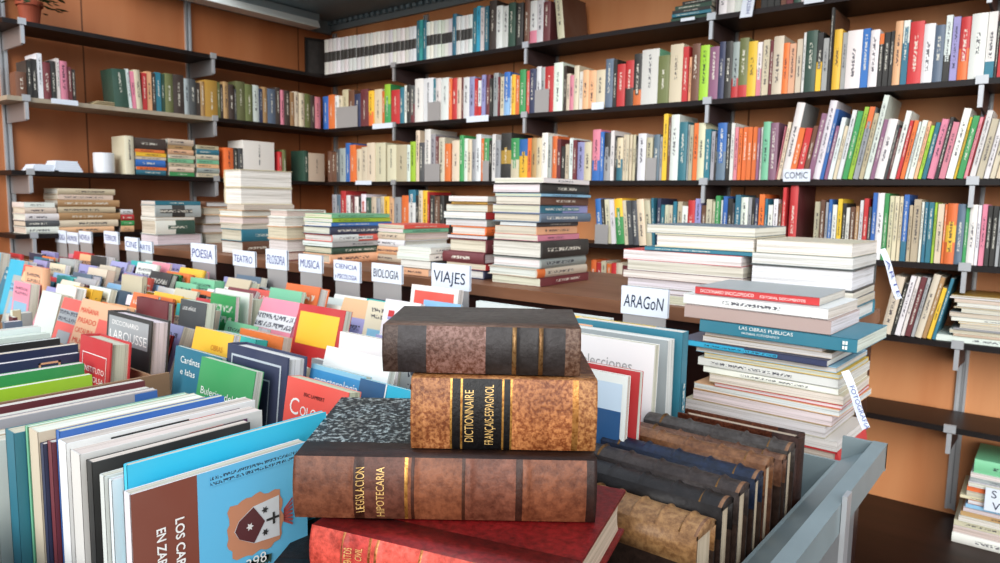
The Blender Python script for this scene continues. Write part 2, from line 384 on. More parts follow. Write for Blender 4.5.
for x, w in zip(BX, ('in the corner of the walls', 'nearest the corner', 'behind the leaning brown book', 'in the middle of the wall', 'beside the floor pile of magazines', 'beyond the floor pile')):
    upright((x, HW, .02), 'back', f'slotted metal upright on the back wall {w}')
for y, w in zip(LY[:2], ('at the outer end under the plant pot', 'halfway along the books')):
    upright((-HW, y, .02), 'left', f'slotted metal upright on the side wall {w}')
SH = {1: .6242, 2: .31, 3: 0., 4: -.2729, 5: -.526, 6: -.806}
SN = {1: 'topmost', 2: 'second', 3: 'third', 4: 'fourth', 5: 'fifth', 6: 'lowest'}
def wall_shelf(k, wall):
    z = SH[k]+ZO; r = empty('wall_shelf', Matrix.Translation((0, 0, z)))
    if wall == 'back':
        b = MB(); b.box(0 if 1 else -HW, 0, -.02, 4.3, HW-.016, -.001); b.build('board', SHELFB, r)
        for x in BX[1:]:
            b = MB(); pts = [(HW-.016, -.021), (HW-.016, -.10), (.006, -.085), (.006, -.021)]
            for s, xx in ((1, x-.004), (0, x+.004)):
                P = [(xx, y, zz) for y, zz in pts]; b.quad(P if s else P[::-1])
            for (y1, z1), (y2, z2) in zip(pts, pts[1:]+pts[:1]): b.quad([(x-.004, y1, z1), (x+.004, y1, z1), (x+.004, y2, z2), (x-.004, y2, z2)])
            br = b.build('bracket', STEELD, r)
            b = MB(); b.box(x-.007, -.006, -.09, x+.007, .006, -.0215); b.box(x-.017, -.009, -.019, x+.017, -.0005, .008); b.build('bracket_cap', ALU, br)
    else:
        m = SHELFL if k == 2 else SHELFB
        b = MB(); b.box(-HW+.016, -1.62, -.02, -.0005, -.6965, -.001); b.build('board', m, r)
        b = MB(); b.box(-HW+.016, -.6955, -.02, -.0005, HW-.02, -.001); b.build('board', SHELFB, r)
        for y in LY[:2]:
            b = MB(); b.box(-HW+.016, y-.004, -.10, -.006, y+.004, -.021); br = b.build('bracket', STEEL, r)
            b = MB(); b.box(-.006, y-.007, -.095, .006, y+.007, -.0215); b.box(.0005, y-.015, -.019, .009, y+.015, .008); b.build('bracket_cap', ALU, br)
    tag(r, f"{'pale-edged' if (k == 2 and wall == 'left') else 'black'} {SN[k]} shelf on the {'back' if wall == 'back' else 'side'} wall with steel brackets", 'shelf')
for k in range(1, 7): wall_shelf(k, 'back')
for k in (1, 2, 3, 4): wall_shelf(k, 'left')
# ------------------------------------------------------------------ book rows on the back wall
def W_(k): return f"from the corner on {SN[k]} back shelf"
e = .006
shelf_row("23*4,34,wh|bk 3.3,39,te 3.3,39,tu 3.3,38,te 7*3.7,36,wh|bk 4,40,te 4*4,37,wh|bk 4,43,te 4,44,cy 4,42,wh 4,43,te 1,_ 7,47,db 6,41,wh 6,40,wh 7,42,dk 7,41,bk 2,_ 5,44,br 7,41,wh/pk.3 7,41,wh 7,38,mr", 'back', SH[1], 324, e, W_(1), 'books on the topmost back shelf')
shelf_row("7,44,cr>br,-7", 'back', SH[1], 557, e, 'leaning back with its big cover showing on topmost back shelf', None, 0, .2)
shelf_row("8,45,wh 8,45,wh 8,45,wh 18,_ 7,45,bk 7,45,bk 6,45,bk 6,45,br 7,45,mr 8,45,dk 9,45,wh 8,45,nv 9,45,rd 8,45,cr 9,45,gr 8,45,wh", 'back', SH[1], 718, e, 'past the steel plate on topmost back shelf', 'books past the steel plate on the topmost shelf')
shelf_row("6.5,32,bl 6,33,og 4,32,wh 4,31,cr 6,37,be 6,36,br 6,32,nv 8,36,mr 5,34,ye/og.4 8,35,cr 3,33,og 6,39,gr^li.5 9,33,rd 4,35,te 3,37,wh 4,37,bk 4,36,dg/mr.5 8,42,wh 10,42,wh 3,41,te 5,41,wh 8,41,wh 3,40,og 5,40,rd 4,40,cr 2,40,mr 6,40,wh 5.5,40,la 3.5,38,rd 3.5,36,wh/rd.3 4,41,la 4,41,mr 3,37,bk 5,42,gy 2,38,mr 4,38,cr 6,42,bl/lb.4 2,38,wh 4,39,ye 4,38,og 6,43,gr 4,42,co 6,43,nv 5,45,pk^wh.5 4,44,gy 9,44,rd 9,47,wh 3,44,db 4,36,cr 4,34,pk 5,43,cr 4,37,wh 6,38,pe 7,37,pe 9,37,cr 8,47,sg 4,46,bk 8,41,rd 8,44,bk^rd.6 8,50,bk/og.3 17,53,wh>mg 11,46,ol 13,56,cr 6,53,rd 3,43,pe 8,55,br 9,53,li 10,51,mv 6,55,nv 7,55,bk 7,54,gy/rd.35 9,57,ol/rd.2 9,53,ye 5,52,wh/pk.5 7,54,cr 4,53,mr 10,56,cr 6,49,og 7,48,pe 6,52,cr 3,58,wh 11,59,dk 6,57,bk/ye.5 6,51,gy 3,80,bk", 'back', SH[2], 322, e, W_(2), 'books on the second back shelf')
shelf_row("4,78,bk>br 2,_ 8,58,ye 5,55,gy 15,56,wh 8,57,bl 9,55,wh 5,51,bk^og.2 6,52,bk 4,53,bk 8,62,pe 7,62,te^wh.35 14,60,rd 11,57,wh 10,55,sg 7,64,wh/bk.4 8,62,la 11,61,rd/og.5 16,63,wh 10,64,wh/te.25 3,55,bk 10,64,rd 8,60,cr 9,62,nv 8,63,wh", 'back', SH[2], 825, e, 'past the tall black box on second back shelf', 'books past the black box on the second shelf')
shelf_row("4,30,br 5,29,br 3,32,dg 6,33,gy 5,38,bl 6,36,og 5,32,cr 6,34,cr 8,38,cr 10,38,cr 2,_ 9,36,cr 10,36,be 4,36,wh 5,39,li 4,50,cr 5,38,dg 6,51,wh 5,46,gy 3,44,mr 6,43,cr 6,37,og 1,_ 8,40,cr 4,45,gr 4,42,wh 4,41,cr 4,41,gy 5,46,wh 3,42,og 5,42,gr 3,40,bk 4,46,wh 5,40,gy 10,47,bk|go 8,42,gr/cr.5 9,41,ye^bl.4 4,42,og 5,42,ta 5,42,cr 6,47,wh 4,44,gy 5,44,og 4,41,mr 4,34,bk 4,36,be 4,42,wh 4,40,mr 7,38,la 7,38,cr 1,_ 8,50,pk/bl.4 4,48,bl 6,47,bk/gy.5 4,49,wh 3,44,bk 6,42,cr/te.5 4*3,45,cr 2,44,bk 8,46,wh 1,_ 6,42,be 1,_ 6,45,sg 3,43,gy 5,65,ye 3,62,br 8,64,wh 8,57,te 2,55,gy 4,54,be 5,56,og 7,56,cr 6,50,te 4,48,gy 2,46,bk 9,56,bl/sg.5 4,56,bk 4,56,wh 4,52,pk 4,51,og 5,52,og 5,52,og 5,52,og 3,51,mv 2,52,wh 7,57,mg 8,56,mv", 'back', SH[3], 327, e, W_(3), 'books on the third back shelf')
shelf_row("4,52,pk,7 6,56,cr,8 8,74,wh>gy,9 6,50,og,9 7,50,rd,9 5,52,br,9 6,64,mv,9 7,76,wh,9 4,68,bl,9 4,52,mv,9 5,60,wh,9 4,52,cr,9 5,67,wh,9 6,66,gr,9 5,70,li,9 6,70,gy^og.3,9 5,64,be,9 6,81,wh,9 5,58,mv,9 9,58,wh,9 3,53,dg,9 3,50,mr,9 6,66,wh,9 4,57,rd,9 5,57,og,9 3,56,wh,9 6,57,wh,9 4,56,pe,9 4,52,li,9 5,55,te,9 8,58,pk,9 4,60,bk,9 7,55,pk,9 8,68,wh,9 3,60,ye,9 7,61,gr,9 4,60,pk,9", 'back', SH[3], 770, e, 'past the mauve one on third back shelf', 'leaning books on the third back shelf')
shelf_row("6,62,rd,9 7,66,wh,9 8,58,be,8 6,60,wh,8 6,60,cr,8 7,58,cr,8 7,60,wh,8", 'back', SH[3], 962, e, 'after the bare gap on third back shelf', 'books after the gap on the third shelf')
shelf_row("5,33,gy 4,33,sg 5,37,rd 4,33,wh 4,33,mr 4,32,wh 3,32,bk 5,35,wh/rd.5 5,32,dk 5,33,cr 4,32,gy 4,34,cr 5,34,ye 5,34,pe 7,34,gy 7,36,og 7,42,te/wh.7 3,37,bk 4,42,cr 5,42,ye 2,41,rd 5,38,bk 5,37,br 4,38,bk 4,38,wh 6,38,rd 5,38,cr 5,38,te 7,38,be 4,40,nv 6,38,wh 5,38,og 5,40,gr 6,40,cr 6,38,mr 5,40,wh 7,38,be 5,40,bl 5,38,cr 6,38,gy 5,38,ye 7,40,mr 6,38,wh 6,38,te", 'back', SH[4], 332, e, W_(4), 'books on the fourth back shelf', pxmax=446)
shelf_row("6,44,bl,-6 3,44,bk,-6 5,44,cr,-7 5,44,wh,-7 8,45,ye/gr.6,-8 4,44,cr,-8 5,44,dg,-8 6,44,dg,-8 7,46,cr,-7 6,45,be,-6 3,48,te,-4 4,48,nv 4,42,te 4,42,cr 4,42,cr 4,46,te 5,46,be 6,42,wh 7,48,rd 6,50,la 5,44,br 6,50,cr 3,48,cr 5,54,gr 2,50,wh 5,54,bl 5,52,bk 2,48,dg 6,56,te 7,54,wh/gr.4 4,54,gy 3,54,bk 4,54,nv 6,58,og 3,54,te 5,48,wh 5,54,wh 4,50,br 4,66,rd 4,60,og", 'back', SH[4], 597, e, 'past the stacked books on fourth back shelf', 'middle books on the fourth back shelf', pxmax=785)
shelf_row("8,70,rd>mr", 'back', SH[4], 786, e, 'standing broad and alone between rows on fourth back shelf', None, 0, .22)
shelf_row("6,54,be 5,56,br 3,54,gy 4,57,bl 5,52,wh 5,58,ye 4,54,bk 4,50,wh 5,51,br 4,52,ta 4,58,wh 5,60,rd 3,52,dg 5,66,bl 7,66,wh 5,66,gr 5,64,cr 5,64,cr 4,64,cr 6,66,bl/te.3 4,56,be 8,62,be 3,60,wh 4,60,te 6,60,te 3,60,li 7,59,cr 3,59,og 10,60,og|ye 8,60,sg 4,60,gr 8,60,wh 4,60,wh 6,61,pk 5,60,bk 6,60,bk 4,56,gy 6,58,dg 5,60,bk 6,54,rd 5,52,gr 6,58,wh", 'back', SH[4], 811, e, 'beyond the broad red album, fourth back shelf', 'books right of the broad red album')
shelf_row(" ".join(f"{random.choice((4,5,6))},{random.choice((26,28,30))},{random.choice(['og','rd','mr','mv','cr','be','wh','br','pk','cr'])}" for _ in range(10)), 'back', SH[5], 392, e, 'in the dim low row on fifth back shelf', 'books in the dim row on the fifth back shelf', pxmax=440)
shelf_row("5,40,og 5,38,rd 5,40,cr 5,38,og 5,39,rd 6,40,cr 5,38,mr 5,38,br 3,36,gr 4,38,bl 4,38,wh 5,38,mr 6,36,cr", 'back', SH[5], 590, e, 'left of the ARAGON pile on fifth back shelf', 'books left of the ARAGON pile on the fifth back shelf', pxmax=650)
shelf_row("10,58,cr,9 4,52,bk,10 6,60,wh,10 4,60,wh,10 6,60,mr,10 4,60,gy,10 7,64,cr,11 5,62,ta,11 5,52,ye,11 4,62,te,11", 'back', SH[5], 880, e, 'leaning beside the magazine pile on fifth back shelf', 'leaning books on the fifth back shelf')
# side wall
shelf_row("11,24,br 5,36,bk 6,38,bk 5,44,wh 8,36,mr 6,38,bk 3,41,wh 8,39,pk 4,34,mr 4,32,db", 'left', SH[2], 17, -e, 'from the outer end on pale side shelf', 'books at the outer end of the pale side shelf')
shelf_row("14,37,dk,-4 3,38,wh,-4 4,36,pk,-3 6,38,cr,-3 5,36,rd 5,38,pe 4,37,db 5,38,te 4,37,dk 8,38,ol 11,38,db 5,35,gy 7,35,dg 4,32,db 5,34,ta 12,36,go 3,35,ol 3,33,db 5,36,ta 6,34,db 2,30,dg 9,38,ol 7,36,ol 7,36,wh 3,33,nv 5,35,ta 8,34,sg 5,36,db 4,34,pk 5,34,db 5,33,ta 5,34,cr 5,33,cr 6,33,ol 4,32,db 6,31,pk", 'left', SH[2], 116, -e, 'past the open gap on pale side shelf', 'books past the gap on the pale side shelf')
shelf_row("9,38,cr", 'left', SH[3], 126, -e, 'standing first beside a small stack on third side shelf', None)
shelf_row("9,30,og", 'left', SH[3], 225, -e, 'standing after two small stacks on third side shelf', None)
shelf_row("5,30,bk 5,30,dg 31,38,wh 4,_ 4,28,rd 4,30,ol 17,_ 5,30,dk 16,28,be", 'left', SH[3], 234, -e, 'past the orange book on third side shelf', 'books by the corner on the third side shelf')
def on_shelf(px, k, wall):                   # a point on the front edge of a shelf under a pixel column
    y = 200.; ax = 1 if wall == 'back' else 0
    for _ in range(12): P = at(px, y, ax, 0); y = proj((P.x, P.y, SH[k]+ZO))[1]
    return P.x, P.y, proj((P.x, P.y, SH[k]+ZO))[2]
def rot_stack(px, k, items, where, group):   # small stack on the side shelf
    x, y, D = on_shelf(px, k, 'left'); stack((-.008, y), SH[k], [(t*D/F, .16, w*D/F/(.84 if k == 3 else .95), c, 'E', 0, 0) for t, w, c in items], where, group)
rot_stack(137, 3, [(5, 25, 'te'), (3, 26, 'og'), (7, 25, 'bl'), (3, 26, 'cr'), (4, 26, 'ye'), (3, 25, 'og'), (11, 26, 'db')], 'small stack beside the upright cream book, side shelf', 'small stack beside the cream book')
rot_stack(170, 3, [(4, 22, 'gr'), (5, 22, 'cr'), (4, 23, 'be'), (4, 22, 'mg'), (4, 23, 'cr'), (5, 22, 'pe'), (4, 21, 'ta'), (6, 22, 'be')], 'middle small stack on the side shelf', 'middle small stack on the side shelf')
rot_stack(198, 3, [(4, 20, 'cr'), (5, 20, 'gy'), (4, 20, 'pe'), (4, 20, 'mg'), (5, 20, 'cr'), (5, 20, 'te'), (4, 20, 'be')], 'small stack before the orange book on the side shelf', 'small stack before the orange book')
# papers, mug, plant, picture
def papers(px, wpx, t, k, lab):
    x, y, D = on_shelf(px, k, 'left'); w = wpx*D/F/.75; b = MB(); z = SH[k]+ZO
    for i in range(5):
        a = .3*i; b.box(-.15+.004*i, y+.003*i, z+i*t/5, -.02-.003*i, y+w-.004*i, z+(i+1)*t/5-.0006)
    tag(b.build('folded_paper', PAPER), lab, 'paper')
papers(34, 18, .03, 3, 'folded white paper sheets at the outer end of third side shelf')
papers(56, 20, .05, 3, 'loose stack of white paper beside the white cup')
x, y, D = on_shelf(110, 3, 'left'); b = MB()
b.lathe([(0, 0), (.036, 0), (.04, .004), (.04, .083), (.037, .085), (.035, .08), (.034, .008), (0, .006)]); r = empty('white_cup', Matrix.Translation((-.06, y, SH[3]+ZO+.0005)) @ Matrix.Scale(1.12, 4))
b.build('cup_body', CERAM, r, True)
tag(r, 'plain white cylindrical cup on the third side shelf below the dark books', 'cup')
x, y, D = on_shelf(98, 2, 'left'); b = MB(); z = SH[2]+ZO
for i in range(8): b.box(-.16+.004*i, y-.02+.004*i, z+.0025*i, -.015-.004*(i % 3), y+.13-.006*i, z+.0025*(i+1)-.0004)
tag(b.build('folded_paper', m_plain('yellowed_paper', 'b8a888', .8)), 'flat yellowed papers lying in the gap on the pale side shelf', 'paper')
x, y, D = on_shelf(40, 1, 'left'); r = empty('potted_plant', Matrix.Translation((-.11, y, SH[1]+ZO+.0005)))
b = MB(); b.lathe([(0, 0), (.034, 0), (.045, .085), (.052, .085), (.053, .105), (.046, .105), (.044, .09), (0, .088)]); b.build('pot', TERRA, r, True)
b = MB()
for i in range(14):
    a = i*2.4; rr = .05+.05*random.random(); h = .13+.1*random.random()
    b.tube([(0, 0, .09), (rr*.5*math.cos(a), rr*.5*math.sin(a), h*.8+.03), (rr*math.cos(a), rr*math.sin(a), h)], [.003, .0025, .0015], 5)
b.build('stem', LEAFM, r); b = MB()
for i in range(110):
    a = random.uniform(0, 6.28); rr = random.uniform(.02, .12); h = random.uniform(.09, .26)-rr*.5+.03; c = Vector((rr*math.cos(a), rr*math.sin(a), h)); d = Vector((math.cos(a+random.uniform(-.9, .9)), math.sin(a), random.uniform(-.7, .5))).normalized(); s = d.cross(Vector((0, 0, 1))).normalized(); L = random.uniform(.03, .055)
    P = [c, c+d*L*.35+s*L*.27, c+d*L*.75+s*L*.2, c+d*L, c+d*L*.75-s*L*.2, c+d*L*.35-s*L*.27]; m_ = c+d*L*.5-Vector((0, 0, L*.12))
    for q in range(6): b.quad([P[q], P[(q+1) % 6], m_])
b.build('leaves', LEAFM, r)
tag(r, 'leafy green plant in a terracotta pot on the topmost side shelf', 'plant')
# framed picture in the corner on the top side shelf
r = empty('framed_picture', RM(Vector((.35, .94, 0)).normalized(), Vector((0, 0, 1)), Vector((.94, -.35, 0)).normalized(), (-.10, -.06, SH[1]+ZO+.001)))
b = MB(); w, h = .15, .215
for q in ((0, 0, w, .014), (0, h-.014, w, h), (0, .014, .014, h-.014), (w-.014, .014, w, h-.014)): b.box(q[0], q[1], 0, q[2], q[3], .012)
b.build('picture_frame', m_plain('black_frame_wood', '1c1513', .4), r); b = MB(); b.box(.014, .014, 0, w-.014, h-.014, .006); b.build('picture', PHOTO, r)
tag(r, 'dark framed picture standing in the corner on the topmost side shelf', 'picture')
# lying piles on the back shelves
x, y, D = on_shelf(712, 1, 'back')
stack((x-.01, .01), SH[1], [(.014, .16, .21, 'dk', 'S'), (.013, .16, .21, 'te', 'S'), (.012, .155, .21, 'bk', 'S'), (.016, .15, .2, 'dk', 'S'), (.014, .12, .2, 'bk', 'S')], 'dark pile on the topmost back shelf', 'dark pile on the topmost back shelf')
b = MB(); P = [(.02, 0), (.02, .2), (.24, .2), (.24, 0)]; xx = x+.006
b.box(xx, .02, SH[1]+ZO, xx+.004, .2, SH[1]+ZO+.2); b.box(xx, .02, SH[1]+ZO, xx+.004, .2, SH[1]+ZO+.002)
tag(b.build('steel_bookend', STEELD), 'dark steel end plate on the topmost back shelf beside the dark pile', 'bookend')
x, y, D = on_shelf(935, 5, 'back')
its = [(.021, .34, .22, 'wh'), (.008, .3, .2, 'ta'), (.012, .3, .21, 'wh'), (.006, .3, .2, 'gy'), (.014, .29, .21, 'wh'), (.006, .28, .2, 'ye'), (.012, .3, .22, 'wh'), (.016, .3, .21, 'gy'), (.012, .28, .22, 'wh'), (.005, .3, .2, 'be'), (.012, .28, .2, 'wh'), (.012, .3, .21, 'cr'), (.006, .3, .2, 'wh'), (.005, .3, .21, 'go')]
stack((x+.34, .005), SH[5], [(*q, 'N' if i % 3 else 'S', random.uniform(-.012, .012) if i else 0, random.uniform(0, .01)) for i, q in enumerate(its)], 'magazine pile on the fifth back shelf', 'magazine pile on the fifth back shelf')
x, y, D = on_shelf(952, 6, 'back')
its = [(.03, .3, .22, 'wh'), (.02, .29, .21, 'wh'), (.018, .3, .21, 'cr'), (.016, .28, .22, 'wh'), (.014, .28, .21, 'ta'), (.014, .27, .2, 'wh'), (.012, .26, .21, 'lb'), (.012, .27, .2, 'og'), (.01, .28, .21, 'cr'), (.014, .28, .2, 'wh'), (.016, .27, .2, 'og'), (.014, .27, .21, 'wh'), (.012, .27, .2, 'gy'), (.014, .26, .21, 'wh'), (.04, .25, .2, 'mg')]
stack((3.285+.3, -.0), -ZO+.001, [(q[0]*1.1, *q[1:], 'N' if i % 2 else 'S', random.uniform(-.01, .012) if i else 0, random.uniform(0, .012)) for i, q in enumerate(its)], 'magazine pile on the floor', 'magazine pile standing on the floor')
# bookends and edge labels
def bookend(px, wpx, hpx, k, where, wall='back'):
    x, y, D = on_shelf(px, k, wall); x1 = on_shelf(px+wpx, k, wall)[0]; h = hpx*D/F; z = SH[k]+ZO; b = MB()
    b.box(x, -.004, z, x1, -.002, z+h); b.box(x, -.004, z-.0008, x1, .004, z)
    tag(b.build('steel_bookend', DIVM), f'grey steel bookend plate {where}', 'bookend')
bookend(337, 21, 20, 2, 'before the beige spines near the corner on second back shelf'); bookend(428, 12, 18, 2, 'among the white books on second back shelf'); bookend(535, 14, 22, 2, 'under the bright red book on second back shelf')
bookend(425, 15, 17, 3, 'by the tall white book on third back shelf'); bookend(483, 6, 20, 3, 'among narrow spines on third back shelf'); bookend(646, 10, 22, 3, 'before the slate book on third back shelf'); bookend(595, 13, 19, 4, 'before the leaning books on fourth back shelf'); bookend(772, 9, 14, 4, 'under the yellow book on fourth back shelf')
def edge_label(px, wpx, hpx, k, where, s=None, up=0, wall='back'):
    x, y, D = on_shelf(px, k, wall); X1 = on_shelf(px+wpx, k, wall); h = hpx*D/F; z = SH[k]+ZO-h*.8+up; r = empty('shelf_label')
    b = MB()
    if wall == 'back': b.box(x, -.012, z, X1[0], -.0105, z+h)
    else: b.box(.0105, y, z, .012, X1[1], z+h)
    b.build('card', PAPER, r)
    if s: text(r, s, h*.75, (x+.004, -.0125, z+h*.25), (1, 0, 0), (0, 0, 1), INK, fit=(X1[0]-x)*.85)
    tag(r, f'small white card label {where}', 'label')
edge_label(374, 20, 5, 2, 'on the edge of the second back shelf before the orange spines'); edge_label(468, 22, 6, 2, 'under the red and white spines on second back shelf'); edge_label(357, 16, 4, 3, 'under cream books on the third back shelf')
edge_label(682, 14, 3, 1, 'under the dark lying pile on topmost back shelf'); edge_label(805, 20, 5, 1, 'at the far end of the topmost back shelf')
edge_label(784, 27, 12, 3, 'with handwriting on third back shelf under the red books', 'COMIC', .028)
edge_label(50, 27, 5, 2, 'on the pale side shelf under the pink book', wall='left')
edge_label(593, 12, 7, 2, 'under the pale cream spines on second back shelf', None, .016)
# hanging tag on the top shelf
x, y, D = on_shelf(748, 1, 'back'); r = empty('hanging_tag'); b = MB()
b.quad([(x-.012, -.014, SH[1]+ZO+.075), (x+.034, -.014, SH[1]+ZO+.075), (x+.022, -.016, SH[1]+ZO-.03), (x-.024, -.016, SH[1]+ZO-.03)]); b.build('paper_strip', PAPER, r)
text(r, 'HISTORIA', .02, (x+.012, -.0165, SH[1]+ZO-.02), (.11, 0, 1), (-1, 0, .1), INKP, 'handwriting')
tag(r, 'white paper tag with handwriting hanging from the topmost back shelf', 'tag')
# ceiling lamp
r = empty('fluorescent_lamp', Matrix.Translation((-.13, -.05, .945+ZO))); b = MB(); b.box(-.03, -1.05, .01, .03, .1, .05); b.build('housing', BEAMM, r)
b = MB(); b.quad([(-.028, -1.04, .01), (.028, -1.04, .01), (.05, -1.04, -.03), (-.05, -1.04, -.03)]); b.box(-.05, -1.04, -.034, .05, .09, -.03); b.quad([(.028, -1.04, .01), (.028, .09, .01), (.05, .09, -.03), (.05, -1.04, -.03)]); b.build('diffuser', LAMPM, r)
tag(r, 'white strip lamp under the ceiling along the side wall', 'lamp')
# ------------------------------------------------------------------ counter, table, crates
ZL, TB = -.31, -.53
r = empty('wooden_counter'); b = MB(); b.box(.1, -1.285, 0, 2.75, -.80, ZL+ZO-.03); b.build('counter_body', LEDGE, r)
b = MB(); b.box(.08, -1.30, ZL+ZO-.0295, 2.75, -.78, ZL+ZO-.0005); b.build('counter_top', LEDGT, r)
tag(r, 'long dark wooden counter carrying the tall book stacks behind the crates', 'counter')
r = empty('wooden_counter'); b = MB(); b.box(2.752, -1.285, 0, 3.19, -1.01, ZL+ZO-.03); b.build('counter_body', LEDGE, r)
b = MB(); b.box(2.752, -1.30, ZL+ZO-.0295, 3.20, -1.0, ZL+ZO-.0005); b.build('counter_top', LEDGT, r)
tag(r, 'short end section of the dark wooden counter beside the rightmost pile', 'counter')
r = empty('market_table'); b = MB(); b.box(.2, -2.75, TB+ZO-.03, 3.265, -1.32, TB+ZO-.001); b.build('table_top', TABLEM, r)
for x, y in ((.26, -2.7), (3.22, -2.7), (.26, -1.37), (3.22, -1.37), (1.8, -2.7), (1.8, -1.37)):
    b = MB(); b.box(x-.025, y-.025, 0, x+.025, y+.025, TB+ZO-.031); b.build('leg', STEEL, r)
tag(r, 'long low market table under the crates of books', 'table')
def carton(x0, y0, x1, y1, h, lab, mat=CARDB, name='cardboard_box', t=.004):
    z = TB+ZO; r = empty(name); b = MB(); b.box(x0, y0, z, x1, y1, z+t); b.build('base', mat, r)
    for q in ((x0, y0, x1, y0+t), (x0, y1-t, x1, y1), (x0, y0+t, x0+t, y1-t), (x1-t, y0+t, x1, y1-t)):
        b = MB(); b.box(q[0], q[1], z+t, q[2], q[3], z+h); b.build('side_panel', mat, r)
    tag(r, lab, 'box'); return r
# ------------------------------------------------------------------ leather books
def leather(mat, T, W, H, zones, board, boardmat, pg, bands=(), label='', name='leather_bound_book', extra=None, bulge=.12, sp=LEATHER, raise_=.0026, group=None, joint=None):
    r = empty(name, mat); A = MB(); nx, nz = 10, 90; b = bulge*T
    def sy(x, z=None):
        q = 2*x/T-1; v = -b*(1-q*q)
        if z is not None:
            for c in bands:
                d = abs(z/H-c)
                if d < .017: v -= raise_*(math.cos(d/.017*math.pi)*.5+.5)*(1-q**6)
        return v
    def zc(zf):
        for z0, z1, c, m in zones:
            if z0 <= zf < z1: return c, m
        return zones[-1][2:]
    for i in range(nz):
        z0, z1 = H*i/nz, H*(i+1)/nz; c, m = zc((i+.5)/nz)
        for k in range(nx):
            x0, x1 = T*k/nx, T*(k+1)/nx
            A.quad([(x0, sy(x0, z0), z0), (x1, sy(x1, z0), z0), (x1, sy(x1, z1), z1), (x0, sy(x0, z1), z1)], c, m)
    c0 = joint or zones[0][2]
    for z in (0, H): A.quad([(T*k/nx, sy(T*k/nx), z) for k in range(nx+1)]+[(T, .004, z), (0, .004, z)], c0, 0)
    A.box(0, 0, 0, .003, W*.2, H, c0, 0); A.box(T-.003, 0, 0, T, W*.2, H, c0, 0)
    A.build('spine', [sp, GILT, CALF, MARBLE], r, True, True)
    Bd = MB(); Bd.box(.0002, W*.2+.0002, 0, .003, W, H, board); Bd.box(T-.003, W*.2+.0002, 0, T-.0002, W, H, board); Bd.build('cover_boards', [boardmat], r)
    Pg = MB(); m = .004
    ys = [W-m-.006*(1-(2*k/8-1)**2) for k in range(9)]; xs = [.0031+(T-.0062)*k/8 for k in range(9)]
    for k in range(8): Pg.quad([(xs[k], ys[k], m), (xs[k+1], ys[k+1], m), (xs[k+1], ys[k+1], H-m), (xs[k], ys[k], H-m)], pg)
    for z in (m, H-m): Pg.quad([(xs[0], 0, z), (xs[-1], 0, z)]+[(xs[k], ys[k], z) for k in range(8, -1, -1)], pg)
    Pg.quad([(xs[0], 0, m), (xs[0], ys[0], m), (xs[0], ys[0], H-m), (xs[0], 0, H-m)], pg); Pg.quad([(xs[-1], 0, m), (xs[-1], ys[-1], m), (xs[-1], ys[-1], H-m), (xs[-1], 0, H-m)], pg)
    Pg.build('page_block', PAGES, r)
    if extra: extra(r, lambda p: Vector((p.x, sy(p.x, p.z)-.0005, p.z)))
    tag(r, label, 'book', group); return r
def st(a): return lin(a)
#   the pile in front
VP = YAW
def pile_mat(px, py, D, T, L, W, yaw=0):
    """spine's left bottom end is put where the photograph shows it, at depth D"""
    P = CAM+ray(px, py)*D; x, y, z = (Vector(v) for v in LENC['S']); R = Matrix.Rotation(VP+yaw, 3, 'Z'); x, y, z = R@x, R@y, R@z
    return RM(x, y, z, P - z*L), P
G = st('c79a55')
def leg_txt(r, fn):
    text(r, 'LEGISLACION', .0085, (.006, 0, .1735-.004), (1, 0, 0), (0, 0, 1), GOLD, 'title_lettering', fn, 0, .034, bold=.0)
    text(r, 'HIPOTECARIA', .0085, (.002, 0, .158-.003), (1, 0, 0), (0, 0, 1), GOLD, 'title_lettering', fn, 0, .038)
D0 = .522
brn = st('8f5a3e'); L1 = .2215
zone1 = [(0, .03, st('3a221a'), 0), (.03, .245, brn, 0), (.245, .262, st('4a2c20'), 0), (.262, .43, st('8a5844'), 0), (.43, .445, st('51301f'), 0), (.445, .60, brn, 0), (.60, .612, st('4e2d20'), 0), (.612, .625, brn, 0), (.625, .632, G, 1), (.632, .765, st('74493a'), 0), (.765, .772, G, 1), (.772, .80, st('4e2d20'), 0), (.80, 1.01, st('8a5840'), 0)]
mt, P1 = pile_mat(295, 517, D0, .047, L1, .15); T1 = .047
zb = P1.z-ZO
leather(mt, T1, .155, L1, zone1, st('b9c6c6'), MARBLE, (.55, .48, .38), (.235, .42, .605, .795), 'large brown ribbed leather book with speckled dark cover, titled Legislacion, widest of the pile', 'leather_bound_book', leg_txt, .1)
#   second, mottled calf dictionary
def dic_txt(r, fn):
    text(r, 'DICTIONNAIRE', .0095, (.006, 0, .0925), (1, 0, 0), (0, 0, 1), GOLD, 'title_lettering', fn, 0, .040)
    text(r, 'FRANÇAIS-ESPAGNOL', .0095, (.004, 0, .0775), (1, 0, 0), (0, 0, 1), GOLD, 'title_lettering', fn, 0, .046)
clf = st('c98a58'); T2 = .0545
zone2 = [(0, .10, st('c08c58'), 2), (.10, .13, st('c28e52'), 1), (.13, .455, clf, 2), (.455, .468, G, 1), (.468, .495, st('120f10'), 0), (.495, .507, G, 1), (.507, .725, st('131012'), 0), (.725, .735, G, 1), (.735, .775, st('131012'), 0), (.775, .79, G, 1), (.79, .93, st('c68c5c'), 2), (.93, .938, G, 1), (.938, 1.01, st('b88050'), 2)]
DD = .535; L2 = .1395; zt = zb+T1
P = None
for yy in [x*.5 for x in range(850, 960)]:
    q = CAM+ray(411, yy)*DD
    if q.z-ZO <= zt+.0008: P = q; py2 = yy; break
mt, P2 = pile_mat(411, py2, DD, T2, L2, .105, .0)
